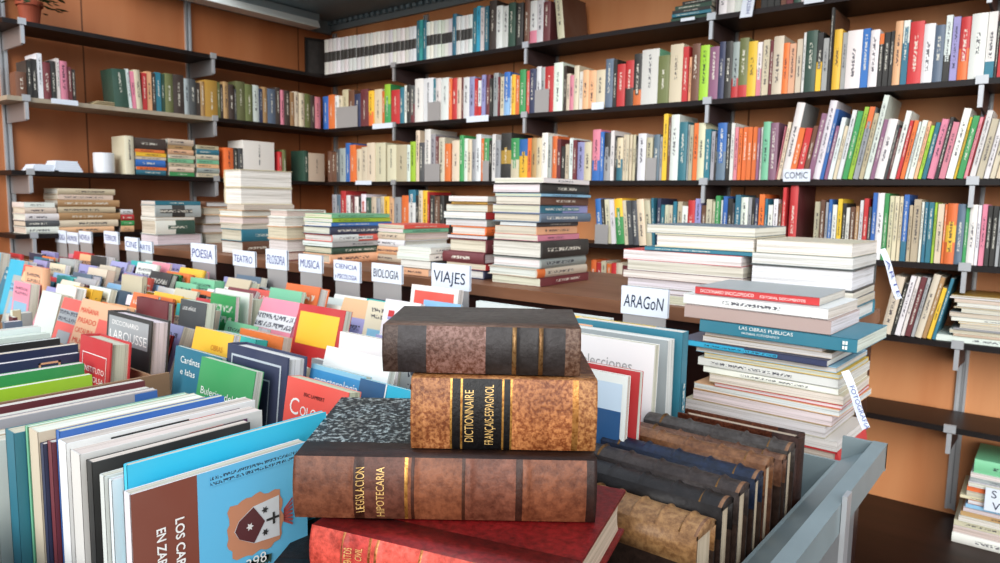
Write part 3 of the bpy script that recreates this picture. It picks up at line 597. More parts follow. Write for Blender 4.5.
leather(mt, T2, .105, L2, zone2, st('7a4f33'), CALF, (.5, .42, .3), (), 'thick mottled tan book with black label, French Spanish dictionary, second from pile top', 'leather_bound_book', dic_txt, .08, CALF)
zt2 = P2.z-ZO+T2
#   topmost dark worn book
T3 = .0365; L3 = .1505; dk_ = st('35302f')
zone3 = [(0, .08, st('7d6454'), 2), (.08, .19, st('3a3434'), 0), (.19, .215, st('8a6d48'), 1), (.215, .32, dk_, 0), (.32, .345, st('8a6d48'), 1), (.345, .48, st('3a3535'), 0), (.48, .78, st('96746a'), 2), (.78, .92, st('3b3536'), 0), (.92, 1.01, st('57453c'), 2)]
for yy in [x*.5 for x in range(700, 820)]:
    q = CAM+ray(383, yy)*.542
    if q.z-ZO <= zt2+.001: py3 = yy; break
mt, P3 = pile_mat(383, py3, .542, T3, L3, .105, -.03)
leather(mt, T3, .098, L3, zone3, st('5b534b'), LEATHER, (.42, .36, .3), (.2, .33), 'small charcoal and brown worn leather book lying on top of the pile', 'leather_bound_book', None, .1)
#   red one underneath
def red_txt(r, fn):
    text(r, 'ARGUMENTOS', .008, (.004, 0, .1565), (1, 0, 0), (0, 0, 1), GOLD, 'title_lettering', fn, 0, .024); text(r, 'CODIGO CIVIL', .008, (.003, 0, .148), (1, 0, 0), (0, 0, 1), GOLD, 'title_lettering', fn, 0, .026)
red = st('ea6657'); T4 = .037; L4 = .193; gd = st('c98a5a')
zone4 = [(0, .02, st('8a1f1f'), 0), (.02, .32, red, 0), (.32, .333, gd, 1), (.333, .52, red, 0), (.52, .534, gd, 1), (.534, .70, red, 0), (.70, .713, gd, 1), (.713, .73, red, 0), (.73, .74, gd, 1), (.74, .84, st('d25048'), 0), (.84, .853, gd, 1), (.853, 1.01, red, 0)]
mt = None
Rr = Matrix.Rotation(VP-.40, 3, 'Z'); x, y, z = (Rr@Vector(v) for v in LENC['S'])
PL = atz(312, 524, zb-.0006)                 # top left end of its spine
o = Vector((PL.x, PL.y, 0)); Pr = Vector((PL.x, PL.y, zb-.0008-T4+ZO))
leather(RM(x, y, z, Pr-z*L4), T4, .16, L4, zone4, st('8f1f20'), LEATHER, (.62, .48, .36), (.327, .527, .706, .846), 'red leather book with gilt bands lying under the large brown one', 'leather_bound_book', red_txt, .1)
#   dark leather book under the red one and its supports
zq = zb-.001-T4
R5 = Matrix.Rotation(VP-.1, 3, 'Z'); x, y, z = (R5@Vector(v) for v in LENC['S']); t_ = .04
Po = Pr-r0*.035-Vector((fwd.x, fwd.y, 0)).normalized()*.004; Po.z = zq-t_+ZO-.0004
leather(RM(x, y, z, Po-z*.19), t_, .13, .19, [(0, 1.01, st('4a342a'), 0)], st('33251f'), LEATHER, (.5, .4, .3), (.3, .6), 'dark brown leather book lying at the foot of the front pile')
zq -= t_+.0006; rest = (zq-(TB+.0055))/2
for i in range(2):
    leather(lying(3.180, -2.325, TB+.0052+i*rest, rest-.0006, .15, .15, 'S'), rest-.0006, .15, .15, [(0, 1.01, st(['4a2c20', '1d1a1a'][i]), 0)], st('33251f'), LEATHER, (.5, .4, .3), (.3, .6), ['hidden brown leather book in the crate beneath the front pile', 'hidden black leather book in the crate beneath the front pile'][i])
#   antique books, spine up, in the grey crate
def spine_up(y, T, z0, Wd, x1, L, zones, board, bm, lab, bands=(), sp=LEATHER, tilt=0):
    # local x -> +Y (thickness), local -y -> up, local z -> +X
    X, Yv, Z = Vector((0, math.cos(tilt), math.sin(tilt))), Vector((0, math.sin(tilt), -math.cos(tilt))), Vector((1, 0, 0))
    Z = X.cross(Yv)                          # = -X
    o = Vector((x1, y, z0+ZO+Wd))
    leather(RM(X, Yv, Z, o), T, Wd, L, zones, board, bm, (.58, .47, .34), bands, lab, sp=sp, bulge=.18, joint=zones[1][2] if len(zones) > 3 else None)
def zsp(c, g=None, m=0):
    g = g or st('8d6a3c'); out = [(0, .022, st('8f6c50'), 0)]; p = .022
    for q in (.12, .3, .5, .7, .88): out += [(p, q-.012, c, m), (q-.012, q-.006, g, 1), (q-.006, q+.006, c, m), (q+.006, q+.012, g, 1)]; p = q+.012
    return out+[(p, 1.01, c, m)]
BN = (.12, .3, .5, .7, .88); zf = TB+.0065
def ytop(px, py, z): return atz(px, py, z)
rows = [((697, 532), .044, 'b08a5e', 'tan and red spine-up leather book nearest the front pile', 'maroon', -.375, .13),
        ((722, 503), .030, '2a2422', 'black spine-up leather book with brown worn edge second in the grey crate', 'black', -.365, .17),
        ((742, 489), .030, '463c38', 'dark ribbed spine-up leather book between two black ones in the crate', 'db', -.36, .2),
        ((757, 475), .026, '22304c', 'dark blue spine-up leather book in the grey crate', 'nv', -.36, .2),
        ((770, 462), .028, '8f6644', 'brown gilt spine-up leather book in the grey crate', 'br', -.355, .215),
        ((783, 456), .018, '7d5a44', 'thin brown spine-up leather book behind the gilt brown one', 'br', -.365, .2),
        ((800, 452), .030, '55504c', 'grey black ribbed spine-up leather book near the back of the crate', 'dg', -.36, .215)]
ylast = None
for (pp, T, c, lab, _, zt_, L) in rows:
    E_ = atz(*pp, zt_); y = E_.y if ylast is None else max(E_.y, ylast+.0008)
    ylast = y+T
    xx = min(E_.x, 3.276); L = min(L, xx-3.099)
    spine_up(y, T, zf, zt_-.005-zf, xx, L, zsp(st(c)), st('3a2a22') if c != '8f6644' else st('5b3a28'), LEATHER if _ != 'maroon' else LEATHER, lab, BN)
#   mottled board book standing at the back of the crate
X0 = atz(703, 420, -.365); y = max(X0.y, ylast+.002)
leather(RM((0, 1, 0), (-1, 0, 0), (0, 0, 1), (3.274, y, zf+ZO)), .026, .15, -.362-zf, [(0, 1.01, st('4a3026'), 0)], st('6b3f2a'), CALF, (.5, .4, .3), (), 'upright mottled brown leather book against the tall book stack')
YC = y+.026
#   grey crate at the right
def grey_crate(x0, y0, x1, y1, h, lab):
    z = TB+ZO; r = empty('plastic_crate'); t = .005; xb = x1-.042; e2 = z+h
    b = MB(); b.box(x0, y0, z, xb, y1, z+.005); b.build('base', CRATEM, r)
    for q in ((x0, y0, xb, y0+t), (x0, y1-t, xb, y1), (x0, y0+t, x0+t, y1-t), (xb-t, y0+t, xb, y1-t)):
        b = MB(); b.box(q[0], q[1], z+.005, q[2], q[3], e2-.034); b.build('side_panel', CRATEM, r)
    b = MB()                                 # sloping rim along the open side, with a folded lip
    for za, zb_, xa, xc in ((e2-.034, e2-.004, xb-.001, x1+.006),):
        b.quad([(xa, y0, za), (xc, y0, zb_), (xc, y1+.012, zb_), (xa, y1+.012, za)][::-1]); b.quad([(xa, y0, za-.003), (xc, y0, zb_-.003), (xc, y1+.012, zb_-.003), (xa, y1+.012, za-.003)])
        b.box(xc, y0-.012, zb_-.030, xc+.005, y1+.012, zb_+.004); b.box(xc-.012, y0-.012, zb_+.001, xc, y1+.012, zb_+.004)
        b.box(xa, y1+.006, za-.003, xc+.005, y1+.012, zb_+.003)
    b.build('rim', CRATEM, r)
    b = MB(); y = -1.90; b.box(x1+.0115, y, z-.06, x1+.0165, y+.020, e2+.008); b.build('corner_clip', ALU, r)
    tag(r, lab, 'crate'); return r
grey_crate(3.092, -2.42, 3.325, max(YC+.01, -1.665), .125, 'grey plastic crate holding the spine-up leather books')
# ------------------------------------------------------------------ tall stack at the right (by the crate)
zs = TB+.001
PC = at(838, 440, 1, -1.56); sx, sy_ = PC.x, -1.555
def tealfn(b, T, W, L):
    text(b, 'LAS OBRAS PUBLICAS', .008, (T*.62, -.0035, L*.72), (0, 0, -1), (1, 0, 0), WHT, 'title_lettering', None, 0, .085)
    text(b, 'MATERIAL FOTOGRAFICO', .005, (T*.28, -.0035, L*.70), (0, 0, -1), (1, 0, 0), WHT, 'title_lettering', None, 0, .06)
    q = MB()
    for a, c in ((.05, .062), (.066, .078)): q.box(T*.2, -.004, L*a, T*.45, -.0034, L*c); q.box(T*.55, -.004, L*a, T*.8, -.0034, L*c)
    q.build('emblem', WHT, b)
def redfn(b, T, W, L):
    text(b, 'DICCIONARIO ENCICLOPEDICO', .008, (T*.3, -.0025, L*.95), (0, 0, -1), (1, 0, 0), WHT, 'title_lettering', None, 0, .09)
    text(b, 'EDITORIAL DOCUMENTOS', .006, (T*.3, -.0025, L*.45), (0, 0, -1), (1, 0, 0), WHT, 'title_lettering', None, 0, .07)
S = 'S'; k = 'rightmost tall pile'
its = [(.03, .20, .17, 'wh', 'N', 0, 0), (.035, .19, .16, 'rd', 'E', 0, 0), (.016, .19, .16, 'wh', 'N', 0, 0), (.020, .23, .17, 'be', 'N', -.02, 0), (.018, .225, .17, 'ta', 'N', -.012, 0), (.011, .235, .18, 'pe', 'N', 0, 0), (.006, .20, .17, 'rd', 'N', 0, 0), (.014, .21, .17, 'cr', 'N', 0, 0),
       (.010, .215, .17, 'wh', 'S', -.005, 0), (.014, .225, .18, 'wh', 'S', -.005, 0), (.008, .215, .17, 'ye', 'N', -.005, 0), (.009, .225, .18, 'lb', 'N', -.01, 0),
       (.010, .245, .175, 'nv/bl.0', 'S', -.02, -.01, dict(label='thin book with bright blue and navy spine in the rightmost tall pile')),
       (.009, .205, .165, 'be', 'N', -.02, .0), (.007, .19, .165, 'cr', 'N', -.03, .0),
       (.021, .245, .175, 'te', 'S', .02, -.012, dict(fn=tealfn, txt=False, label='teal hardcover with white lettering and emblem in the rightmost tall pile')),
       (.022, .235, .165, 'ro', 'S', -.02, -.01, dict(txt=False, label='thick dusty pink album above the teal one in the rightmost tall pile')), (.017, .235, .16, 'wh', 'S', -.025, -.005), (.013, .20, .155, 'rd>gy', 'S', -.045, .005, dict(fn=redfn, txt=False, vr=False, label='red-spined book with grey cover lying atop the rightmost tall pile'))]
its[12] = (.010, .245, .175, 'nv^cy.48', 'S', -.02, -.01, dict(label='thin book with bright blue and navy spine in the rightmost tall pile'))
ht = sum(i[0] for i in its)+.0006*len(its); print('stack top', zs+ht, 'want -.232'); f_ = (-.232-zs-.0006*len(its))/(ht-.0006*len(its))
stack((sx, sy_), zs, [(i[0]*f_, *i[1:]) for i in its], k, None, -.03)
# ------------------------------------------------------------------ stacks on the counter
def sc_(px, py, z): return atz(px, py, z)
z = ZL
def cor(px, Y):
    a, b_ = -.5, 3.4
    for _ in range(40):
        m = (a+b_)/2
        if proj((m, Y, ZL+ZO))[0] < px: a = m
        else: b_ = m
    return Vector((a, Y, ZL+ZO))
P = sc_(539, 287, z); s = proj(P)[2]/F
def t_(px, *a): return (px*s, *a)
k = 'tall stack in the middle of the counter'
stack((P.x, P.y), z, [t_(8.5, .155, .24, 'mr', 'E', 0, 0), t_(9, .16, .235, 'cr^og.15', 'E'), t_(10, .155, .22, 'gy', 'E'), t_(17, .16, .225, 'bk', 'E'), t_(6, .14, .2, 'pk', 'E', -.01, 0), t_(8, .135, .19, 'pe', 'E', -.012, 0), t_(4, .12, .19, 'dg', 'E', -.01, 0), t_(9, .155, .23, 'sg', 'E'), t_(8, .15, .235, 'la^te.45', 'E'), t_(8, .14, .235, 'br', 'E'), t_(3, .15, .23, 'lb', 'E'), t_(10, .155, .235, 'bk', 'E'), t_(5, .155, .22, 'wh', 'E')], k, None)
P = sc_(487, 281, z); s = proj(P)[2]/F*.9
k = 'stack behind the VIAJES sign'
stack((P.x-.02, P.y+.02), z, [t_(10, .155, .22, 'nv', 'E'), t_(7, .15, .21, 'rd', 'E'), t_(12, .17, .2, 'mr', 'S'), t_(15, .14, .2, 'mr', 'E'), t_(4, .15, .2, 'bk', 'E'), t_(10, .13, .2, 'og', 'E'), t_(8, .155, .2, 'gy', 'E'), t_(8, .155, .2, 'te^rd.2', 'E'), t_(8, .155, .2, 'pe', 'E'), t_(3, .13, .2, 'go', 'S'), t_(6, .14, .18, 'wh', 'E')], k, None)
P = cor(428, -1.27); s = proj(P)[2]/F
stack((P.x, P.y), z, [t_(7, .13, .2, 'pe', 'S', 0, 0), t_(8, .12, .19, 'bk', 'E'), t_(7, .13, .2, 'wh', 'E'), t_(6, .13, .2, 'wh', 'E')], 'low stack left of the VIAJES sign', None)
P = cor(404, -1.02); s = proj(P)[2]/F
stack((P.x, P.y), z, [t_(7, .15, .21, 'be', 'S'), t_(8, .15, .2, 'pe', 'S'), t_(7, .15, .21, 'wh', 'S'), t_(7, .16, .22, 'cr', 'S'), t_(4, .16, .22, 'mg', 'E', 0, 0), t_(4, .15, .22, 'co', 'E')], 'low mixed stack beside the bright thin books', None)
P = cor(331, -1.22); s = proj(P)[2]/F
stack((P.x, P.y), z, [t_(9, .15, .26, 'pe', 'E', 0, 0), t_(7, .15, .27, 'dk', 'E'), t_(5, .16, .28, 'gy', 'E'), t_(7, .15, .28, 'co^wh.4', 'E'), t_(8, .15, .27, 'nv', 'E'), t_(4, .14, .27, 'bl', 'E'), t_(4, .15, .26, 'li', 'E'), t_(4, .14, .26, 'mg', 'E')], 'stack of bright thin books on the counter', None)
P = cor(287, -1.27); s = proj(P)[2]/F
stack((P.x, P.y), z, [t_(9, .1, .17, 'mr', 'N', 0, 0), t_(12, .11, .16, 'wh', 'N'), t_(13, .11, .16, 'pe', 'N'), t_(9, .1, .16, 'wh', 'N'), t_(7, .1, .16, 'wh', 'N')], 'short white stack beside the tall cream stack', None)
P = cor(243, -1.24); s = proj(P)[2]/F*.93
stack((P.x, P.y), z, [t_(14, .15, .18, 'br', 'E', 0, 0), t_(13, .15, .18, 'te', 'E', 0, 0), t_(5, .15, .2, 'wh', 'N', 0, 0), t_(8, .16, .2, 'be', 'N', 0, 0), t_(7, .16, .21, 'pe', 'N', 0, 0), t_(6, .11, .22, 'cr', 'W', .01, 0), t_(18, .115, .22, 'cr', 'W', 0, 0, dict(pg=(.86, .82, .76))), t_(19, .115, .22, 'be', 'W', 0, 0, dict(pg=(.86, .82, .76)))], 'tall cream stack on the counter', None)
P = cor(157, -1.25); s = proj(P)[2]/F
stack((P.x, P.y), z, [t_(11, .15, .2, 'gy', 'N', 0, 0), t_(14, .14, .17, 'wh/dk.5', 'E', 0, 0), t_(3, .14, .17, 'ta', 'N', 0, 0), t_(12, .14, .2, 'gy|bk', 'E', 0, 0), t_(4, .13, .2, 'te', 'E', 0, 0)], 'stack with a grey and black spine on the counter', None)
rot_stack(122, 4, [(6, 12, 'pe'), (5, 12, 'gr'), (6, 12, 'rd'), (5, 11, 'wh')], 'low stack with a red book on the side shelf', None)
rot_stack(60, 4, [(6, 50, 'pe'), (7, 54, 'cr'), (7, 56, 'ta'), (6, 52, 'be'), (7, 56, 'ta'), (5, 50, 'cr'), (6, 52, 'be')], 'beige stack near the side wall', None)
rot_stack(27, 4, [(7, 28, 'wh'), (6, 29, 'dg'), (7, 29, 'wh'), (6, 27, 'cr'), (5, 26, 'wh')], 'white stack at the outer end of the side shelf', None)
P = cor(205, -1.02); s = proj(P)[2]/F
stack((P.x, P.y), z, [t_(10, .17, .16, 'be', 'N', 0, 0), t_(9, .17, .16, 'ta', 'N'), t_(9, .17, .16, 'be', 'N'), t_(8, .17, .16, 'pe', 'N'), t_(5, .16, .15, 'br', 'S')], 'tan stack behind the grey and black spine', None)
#   two wide stacks at the right end of the counter
P = at(741, 300, 1, -1.275); s = proj(P)[2]/F*.84
stack((P.x, -1.275), z, [t_(12, .26, .2, 'wh', 'N'), t_(6, .27, .2, 'br', 'N'), t_(11, .26, .2, 'wh', 'N'), t_(10, .27, .2, 'mr', 'N', 0, 0), t_(13, .26, .2, 'wh', 'N', 0, 0), t_(13, .27, .2, 'rd', 'N', 0, 0, dict(pg=(.85, .78, .76))), t_(5, .24, .2, 'te', 'S', .02, 0), t_(17, .215, .2, 'cr', 'N', .02, 0, dict(pg=(.86, .80, .74))), t_(11, .235, .2, 'sg', 'N', .02, -.0)], 'wide white stack behind the ARAGON sign', None)
P = at(838, 320, 1, -1.275); s = proj(P)[2]/F*.84
x1 = 3.2
stack((x1, -1.275), z, [t_(18, .185, .2, 'te', 'N', 0, 0), t_(10, .18, .2, 'gy', 'N', 0, 0), t_(9, .185, .2, 'dg', 'N', 0, 0), t_(26, .19, .2, 'dg', 'N', 0, 0, dict(pg=(.86, .86, .88))), t_(14, .185, .2, 'gy', 'N', -.002, 0), t_(16, .175, .2, 'cr', 'N', -.004, 0, dict(pg=(.86, .81, .74), hard=False))], 'white stack at the near end of the counter', None)
# paper strips hanging from the right-hand stacks
def strip(a, b_, w, s_, lab, off=.0):
    r = empty('hanging_tag'); A, B = Vector(a), Vector(b_); d = (B-A).normalized(); sd = rgt.copy(); sd.z = 0; sd = (sd-d*sd.dot(d)).normalized(); q = MB()
    n = 6
    nn = d.cross(sd)
    for i in range(n):
        p0, p1 = A.lerp(B, i/n)+nn*.003*math.sin(i), A.lerp(B, (i+1)/n)+nn*.003*math.sin(i+1); q.quad([p0, p0+sd*w, p1+sd*w, p1])
    q.build('paper_strip', PAPER, r); text(r, s_, w*.8, A+d*.02+sd*w*.15-Vector((fwd.x, fwd.y, 0))*.006, d, sd, INKP, 'handwriting', None, 0, (B-A).length*.75)
    tag(r, lab, 'tag'); return r
A1 = at(847, 368, 1, -1.545); B1 = at(868, 424, 1, -1.545)
strip(A1-Vector((0, .035, 0)), B1-Vector((0, .035, 0)), .012, 'FOTOGRAFIA', 'paper strip with handwriting hanging from the teal book')
A1 = at(884, 250, 1, -1.20); B1 = at(900, 300, 1, -1.20)
strip((3.225, -1.20, A1.z), (3.26, -1.2, B1.z), .012, 'ARTE', 'paper strip hanging from the white stack at the counter end')
P = at(986, 487, 1, -.012); r = empty('hanging_tag'); q = MB(); q.box(P.x, -.014, P.z-.075, P.x+.07, -.0125, P.z); q.build('card', PAPER, r)
text(r, 'S', .035, (P.x+.015, -.0145, P.z-.03), (1, 0, 0), (0, 0, 1), INK, 'handwriting'); text(r, 'V', .035, (P.x+.02, -.0145, P.z-.068), (1, 0, 0), (0, 0, 1), INK, 'handwriting')
tag(r, 'white card with blue handwriting on the floor magazine pile', 'tag')
# ------------------------------------------------------------------ section signs
def sign(pxl, pxr, ytop, yc, ybot, words, lab, Y=-1.45, ink=INK, cardw=None):
    A = at(pxl, ytop, 1, Y); B = at(pxr, ytop, 1, Y); x0, x1, zt = A.x, B.x, A.z; zc = at(pxl, yc, 1, Y).z; r = empty('section_sign')
    b = MB(); b.box(x0+.004, Y+.001, TB+ZO+.001, x1-.004, Y+.003, zt-.004); b.box(x0+.004, Y+.001, TB+ZO, x1-.004, Y+.03, TB+ZO+.001); b.build('divider_plate', DIVM, r)
    b = MB(); b.box(x0, Y-.0015, zc, x1, Y, zt); b.box(x0, Y-.0015, zt, x1, Y+.0055, zt+.001); b.box(x0, Y+.0045, zc, x1, Y+.0055, zt); b.build('paper_card', PAPER, r)
    n = len(words); h = zt-zc
    for i, w in enumerate(words):
        text(r, w, h/n*.66, (x0+.006, Y-.0022, zt-h/n*(i+.72)), (1, 0, -.02), (.08, 0, 1), ink, 'handwriting', None, 0, (x1-x0)*.84)
    tag(r, lab, 'sign')
sign(622, 669, 286, 313, 330, ['ARAGoN'], 'white card sign reading ARAGON on a grey divider')
sign(432, 470, 263, 287, 300, ['VIAJES'], 'white card sign reading VIAJES on a grey divider')
sign(372, 402, 263, 281, 296, ['BIOLOGIA'], 'white card sign reading BIOLOGIA on a grey divider', -1.44)
sign(334, 360, 260, 280, 282, ['CIENCIA', 'y PSICOLOGIA'], 'white card sign with two handwritten lines on divider', -1.46, INKP)
sign(299, 322, 254, 271, 284, ['MUSICA'], 'small violet lettered sign reading MUSICA on a divider', -1.44, INKP)
sign(266, 287, 249, 268, 278, ['FILOSOFIA'], 'violet lettered sign reading FILOSOFIA before the short white stack', -1.45, INKP)
sign(233, 255, 250, 265, 275, ['TEATRO'], 'violet lettered sign reading TEATRO before the teal spine', -1.45, INKP)
sign(191, 215, 243, 261, 273, ['POESIA'], 'violet lettered sign reading POESIA under the tan stack', -1.45, INKP)
sign(139, 152, 241, 252, 265, ['ARTE'], 'narrow sign reading ARTE left of the grey box spine', -1.46, INKP)
sign(125, 138, 237, 250, 262, ['CINE'], 'narrow sign reading CINE beside its twin divider', -1.47, INKP)
sign(104, 118, 231, 243, 256, ['TERROR'], 'narrow sign reading TERROR in front of the beige stack', -1.45, INKP)
sign(79, 91, 231, 242, 246, ['NOVELA'], 'rightmost of three small signs near the side wall', -1.45, INKP)
sign(67, 78, 232, 243, 247, ['HUMOR'], 'middle of three small signs near the side wall', -1.45, INKP)
sign(55, 66, 230, 242, 246, ['POLICIACA'], 'leftmost of three small signs near the side wall', -1.45, INKP)
sign(24, 31, 222, 235, 250, ['OCIO'], 'narrow grey divider sign nearest the side wall', -1.45, INKP)
# ------------------------------------------------------------------ crates of books on the table
HARDS = ['nv', 'mr', 'gr', 'te', 'bk', 'rd', 'be']
def facing(x0, x1, y, T, H, lean, c, hard, flip, z0, lab, art=1, cover=None, parts=True, group=None, pg=None, cv=None, yawj=0, txt=True, name=None, W=None):
    """book standing with a board towards -y, leaning back by 'lean'; flip: its spine is on the +x side"""
    W = x1-x0; l = lean; zr = TB+ZO+z0
    Zv = Vector((0, math.sin(l), math.cos(l)))
    if flip: X = Vector((0, math.cos(l), -math.sin(l))); Y = Vector((-1, 0, 0)); o = Vector((x1, y, zr+T*math.sin(l)))
    else: X = Vector((0, -math.cos(l), math.sin(l))); Y = Vector((1, 0, 0)); o = Vector((x0, y+T*math.cos(l), zr))
    if yawj:
        R = Matrix.Rotation(yawj, 3, 'Z'); cx = Vector(((x0+x1)/2, y, 0)); X, Y, Zv = R@X, R@Y, R@Zv; o = cx+R@(o-cx); 
    b = mk_book(RM(X, Y, Zv, o), T, W, H, c, cover, hard, pg, (), art, parts, name or (None if hard or H > .195 else 'pocket_book'), None, txt)
    if lab: tag(b, lab, 'book', group)
    return b
FL = .0055                                   # floor of a box above the table
def facing_px(tl, pr, z, T, H, lean, c, lab, hard=False, flip=False, **kw):
    """hero book: its top edge starts at pixel tl on the height z and ends under pixel column pr"""
    A = atz(*tl, z); y = A.y
    yy = tl[1]
    for _ in range(10): B = at(pr, yy, 1, y); yy = proj((B.x, y, z+ZO))[1]
    x0, x1 = A.x, B.x
    H_ = (z-TB-FL)/math.cos(lean); base_y = y-H_*math.sin(lean)
    OCC.append((x0, x1, base_y, y+T/math.cos(lean)))
    return facing(x0, x1, base_y, T, H_, lean, c, hard, flip, FL, lab, **kw), x1-x0, H_, T
OCC = []
def brd(b, flip, T, W, s_, size, y0, z0, mat, w=None, name='title_lettering'):
    """lettering on the board that faces the camera"""
    if flip: text(b, s_, size, (-.0006, W-y0, z0), (0, -1, 0), (0, 0, 1), mat, name, None, 0, w)
    else: text(b, s_, size, (T+.0006, y0, z0), (0, 1, 0), (0, 0, 1), mat, name, None, 0, w)
def panel(b, flip, T, y0, y1, z0, z1, col, name='cover_panel', lift=.0005):
    q = MB(); x = -lift if flip else T+lift
    q.quad([(x, y0, z0), (x, y1, z0), (x, y1, z1), (x, y0, z1)], col); q.build(name, COVER, b)
b, W, H, T = facing_px((288, 378), 349, -.31, .018, 0, .16, 'co', 'red book with white capital C in its title beside the navy album', art=0, cover='co', vr=0) if 0 else facing_px((288, 378), 349, -.31, .018, 0, .16, 'co', 'coral red book with large white letters beside the navy album', art=0)
brd(b, False, T, W, 'C', .028, .010, H-.042, WHT); brd(b, False, T, W, 'OLO MBIA', .016, .031, H-.041, WHT, W-.045); brd(b, False, T, W, 'ERIC LAMBERT', .006, .035, H-.018, BLKP, .038)
b, W, H, T = facing_px((228, 345), 288, -.30, .03, 0, .10, 'nv', 'navy album with silver frame lines and thick pages beside the green book', hard=True, art=0, flip=False)
q = MB(); x = T+.0006
for g, w_ in ((.012, .003), (.035, .002)):
    for a in ((g, g, W-g, g+w_), (g, H-g-w_, W-g, H-g), (g, g+w_, g+w_, H-g-w_), (W-g-w_, g+w_, W-g, H-g-w_)): q.quad([(x, a[0], a[1]), (x, a[2], a[1]), (x, a[2], a[3]), (x, a[0], a[3])], (.5, .55, .6))
q.build('frame_lines', COVER, b)
b, W, H, T = facing_px((202, 358), 256, -.315, .012, 0, .2, 'gr', 'green book with white script title in front of the navy album', art=0); brd(b, False, T, W, 'Bulerias del Sol', .014, .010, H-.048, WHT, W*.8)
b, W, H, T = facing_px((176, 346), 222, -.318, .008, 0, .13, 'te', 'teal book with white title leaning back beside the green book', art=0); brd(b, False, T, W, 'Cardinas', .014, .018, H-.022, WHT, W*.42); brd(b, False, T, W, 'e Islas', .013, .02, H-.039, WHT, W*.32)
b, W, H, T = facing_px((327, 348), 392, -.305, .012, 0, .3, 'wh', 'white book lying back above the blue titled one', art=0)
b, W, H, T = facing_px((312, 365), 366, -.315, .01, 0, .22, 'lb', 'light blue book titled caracterologia behind the coral red one', art=0)
panel(b, False, T, .0, W, H-.05, H-.006, lin('2a8ec4')); brd(b, False, T, W, 'caracterologia', .017, .010, H-.024, WHT, W*.8)
b, W, H, T = facing_px((361, 380), 425, -.315, .01, 0, .25, 'cy', 'cyan and navy patterned book just behind the leather pile', art=0); panel(b, False, T, 0, W*.42, H-.08, H, lin('0f5a86')); panel(b, False, T, W*.42, W*.44, H-.08, H, 'wh', 'cover_panel', .0008)
b, W, H, T = facing_px((83, 299), 127, -.325, .008, 0, .32, 'pe', 'peach book with red lettering leaning far back', art=0)
for i, w in enumerate(('MAÑANA', 'PASADO', 'CATALINA', 'MURIEL')): brd(b, False, T, W, w, .016, .008, H-.03-.022*i, m_plain('red_print', 'd8432f', .5), W*.42)
panel(b, False, T, W*.5, W, H-.12, H-.035, 'co')
b, W, H, T = facing_px((108, 312), 152, -.295, .03, 0, .10, 'bk', 'thick black framed dictionary with white LAROUSSE title', hard=True, art=0)
panel(b, False, T, .008, W-.008, H-.05, H-.006, 'gy'); brd(b, False, T, W, 'LAROUSSE', .022, .012, H-.044, WHT, W-.026); brd(b, False, T, W, 'DICCIONARIO', .011, .02, H-.02, WHT, W*.6)
b, W, H, T = facing_px((81, 336), 111, -.315, .03, 0, .1, 'rd', 'small thick red book with white boxed title at the crate corner', hard=True, art=0)
q = MB(); x = T+.0006
for a in ((.012, H-.025, W-.01, H-.0235), (.012, H-.088, W-.01, H-.0865), (.012, H-.0865, .0135, H-.025), (W-.0115, H-.0865, W-.01, H-.025)): q.quad([(x, a[0], a[1]), (x, a[2], a[1]), (x, a[2], a[3]), (x, a[0], a[3])], 'wh')
q.build('title_frame', COVER, b)
for i, w in enumerate(('INSTITUTO', 'DE BOLSA', 'BARCELONA')): brd(b, False, T, W, w, .012, .018, H-.052-.014*i, WHT, W-.036)
b, W, H, T = facing_px((196, 328), 234, -.305, .012, 0, .25, 'ye', 'bright yellow book behind the teal and navy ones', art=0); brd(b, False, T, W, 'OBRAS', .012, W*.5, H-.03, m_plain('amber_print', 'c8862a', .5), W*.3)
b, W, H, T = facing_px((137, 297), 168, -.31, .014, 0, .1, 'mr', 'dark maroon book with a plain cover behind the LAROUSSE dictionary', hard=True, art=0)
b, W, H, T = facing_px((181, 300), 207, -.305, .02, 0, .15, 'dg', 'charcoal book with short white title line in the middle row', art=0); brd(b, False, T, W, 'LOS AÑOS', .01, .012, H-.02, WHT, W*.5)
b, W, H, T = facing_px((300, 305), 346, -.30, .016, 0, .25, 'rd', 'red edged book with yellow cover field in the middle row', art=0); panel(b, False, T, .008, W-.012, H-.075, H-.014, 'ye')
b, W, H, T = facing_px((412, 285), 459, -.29, .016, 0, .15, 'wh', 'white book with red square cover under the VIAJES sign', art=0); panel(b, False, T, .012, W-.012, H-.11, H-.012, 'co')
b, W, H, T = facing_px((424, 300), 461, -.30, .006, 0, .2, 'lb', 'pale blue booklet titled ROMANICO before the red square book', art=0); brd(b, False, T, W, 'ROMANICO', .018, .008, H-.026, INKP, W*.85)
b, W, H, T = facing_px((430, 312), 470, -.31, .006, 0, .3, 'cy', 'cyan booklet lying back before the pale blue booklet', art=0)
b, W, H, T = facing_px((386, 300), 421, -.30, .012, 0, .25, 'wh', 'white book with a tiny flag emblem beside the pale blue booklet', art=0); panel(b, False, T, W*.15, W*.32, H-.035, H-.022, 'rd'); panel(b, False, T, W*.15, W*.32, H-.041, H-.035, 'la')
b, W, H, T = facing_px((211, 293), 236, -.31, .01, 0, .1, 'gr', 'green and pale landscape book in the middle row', art=4)
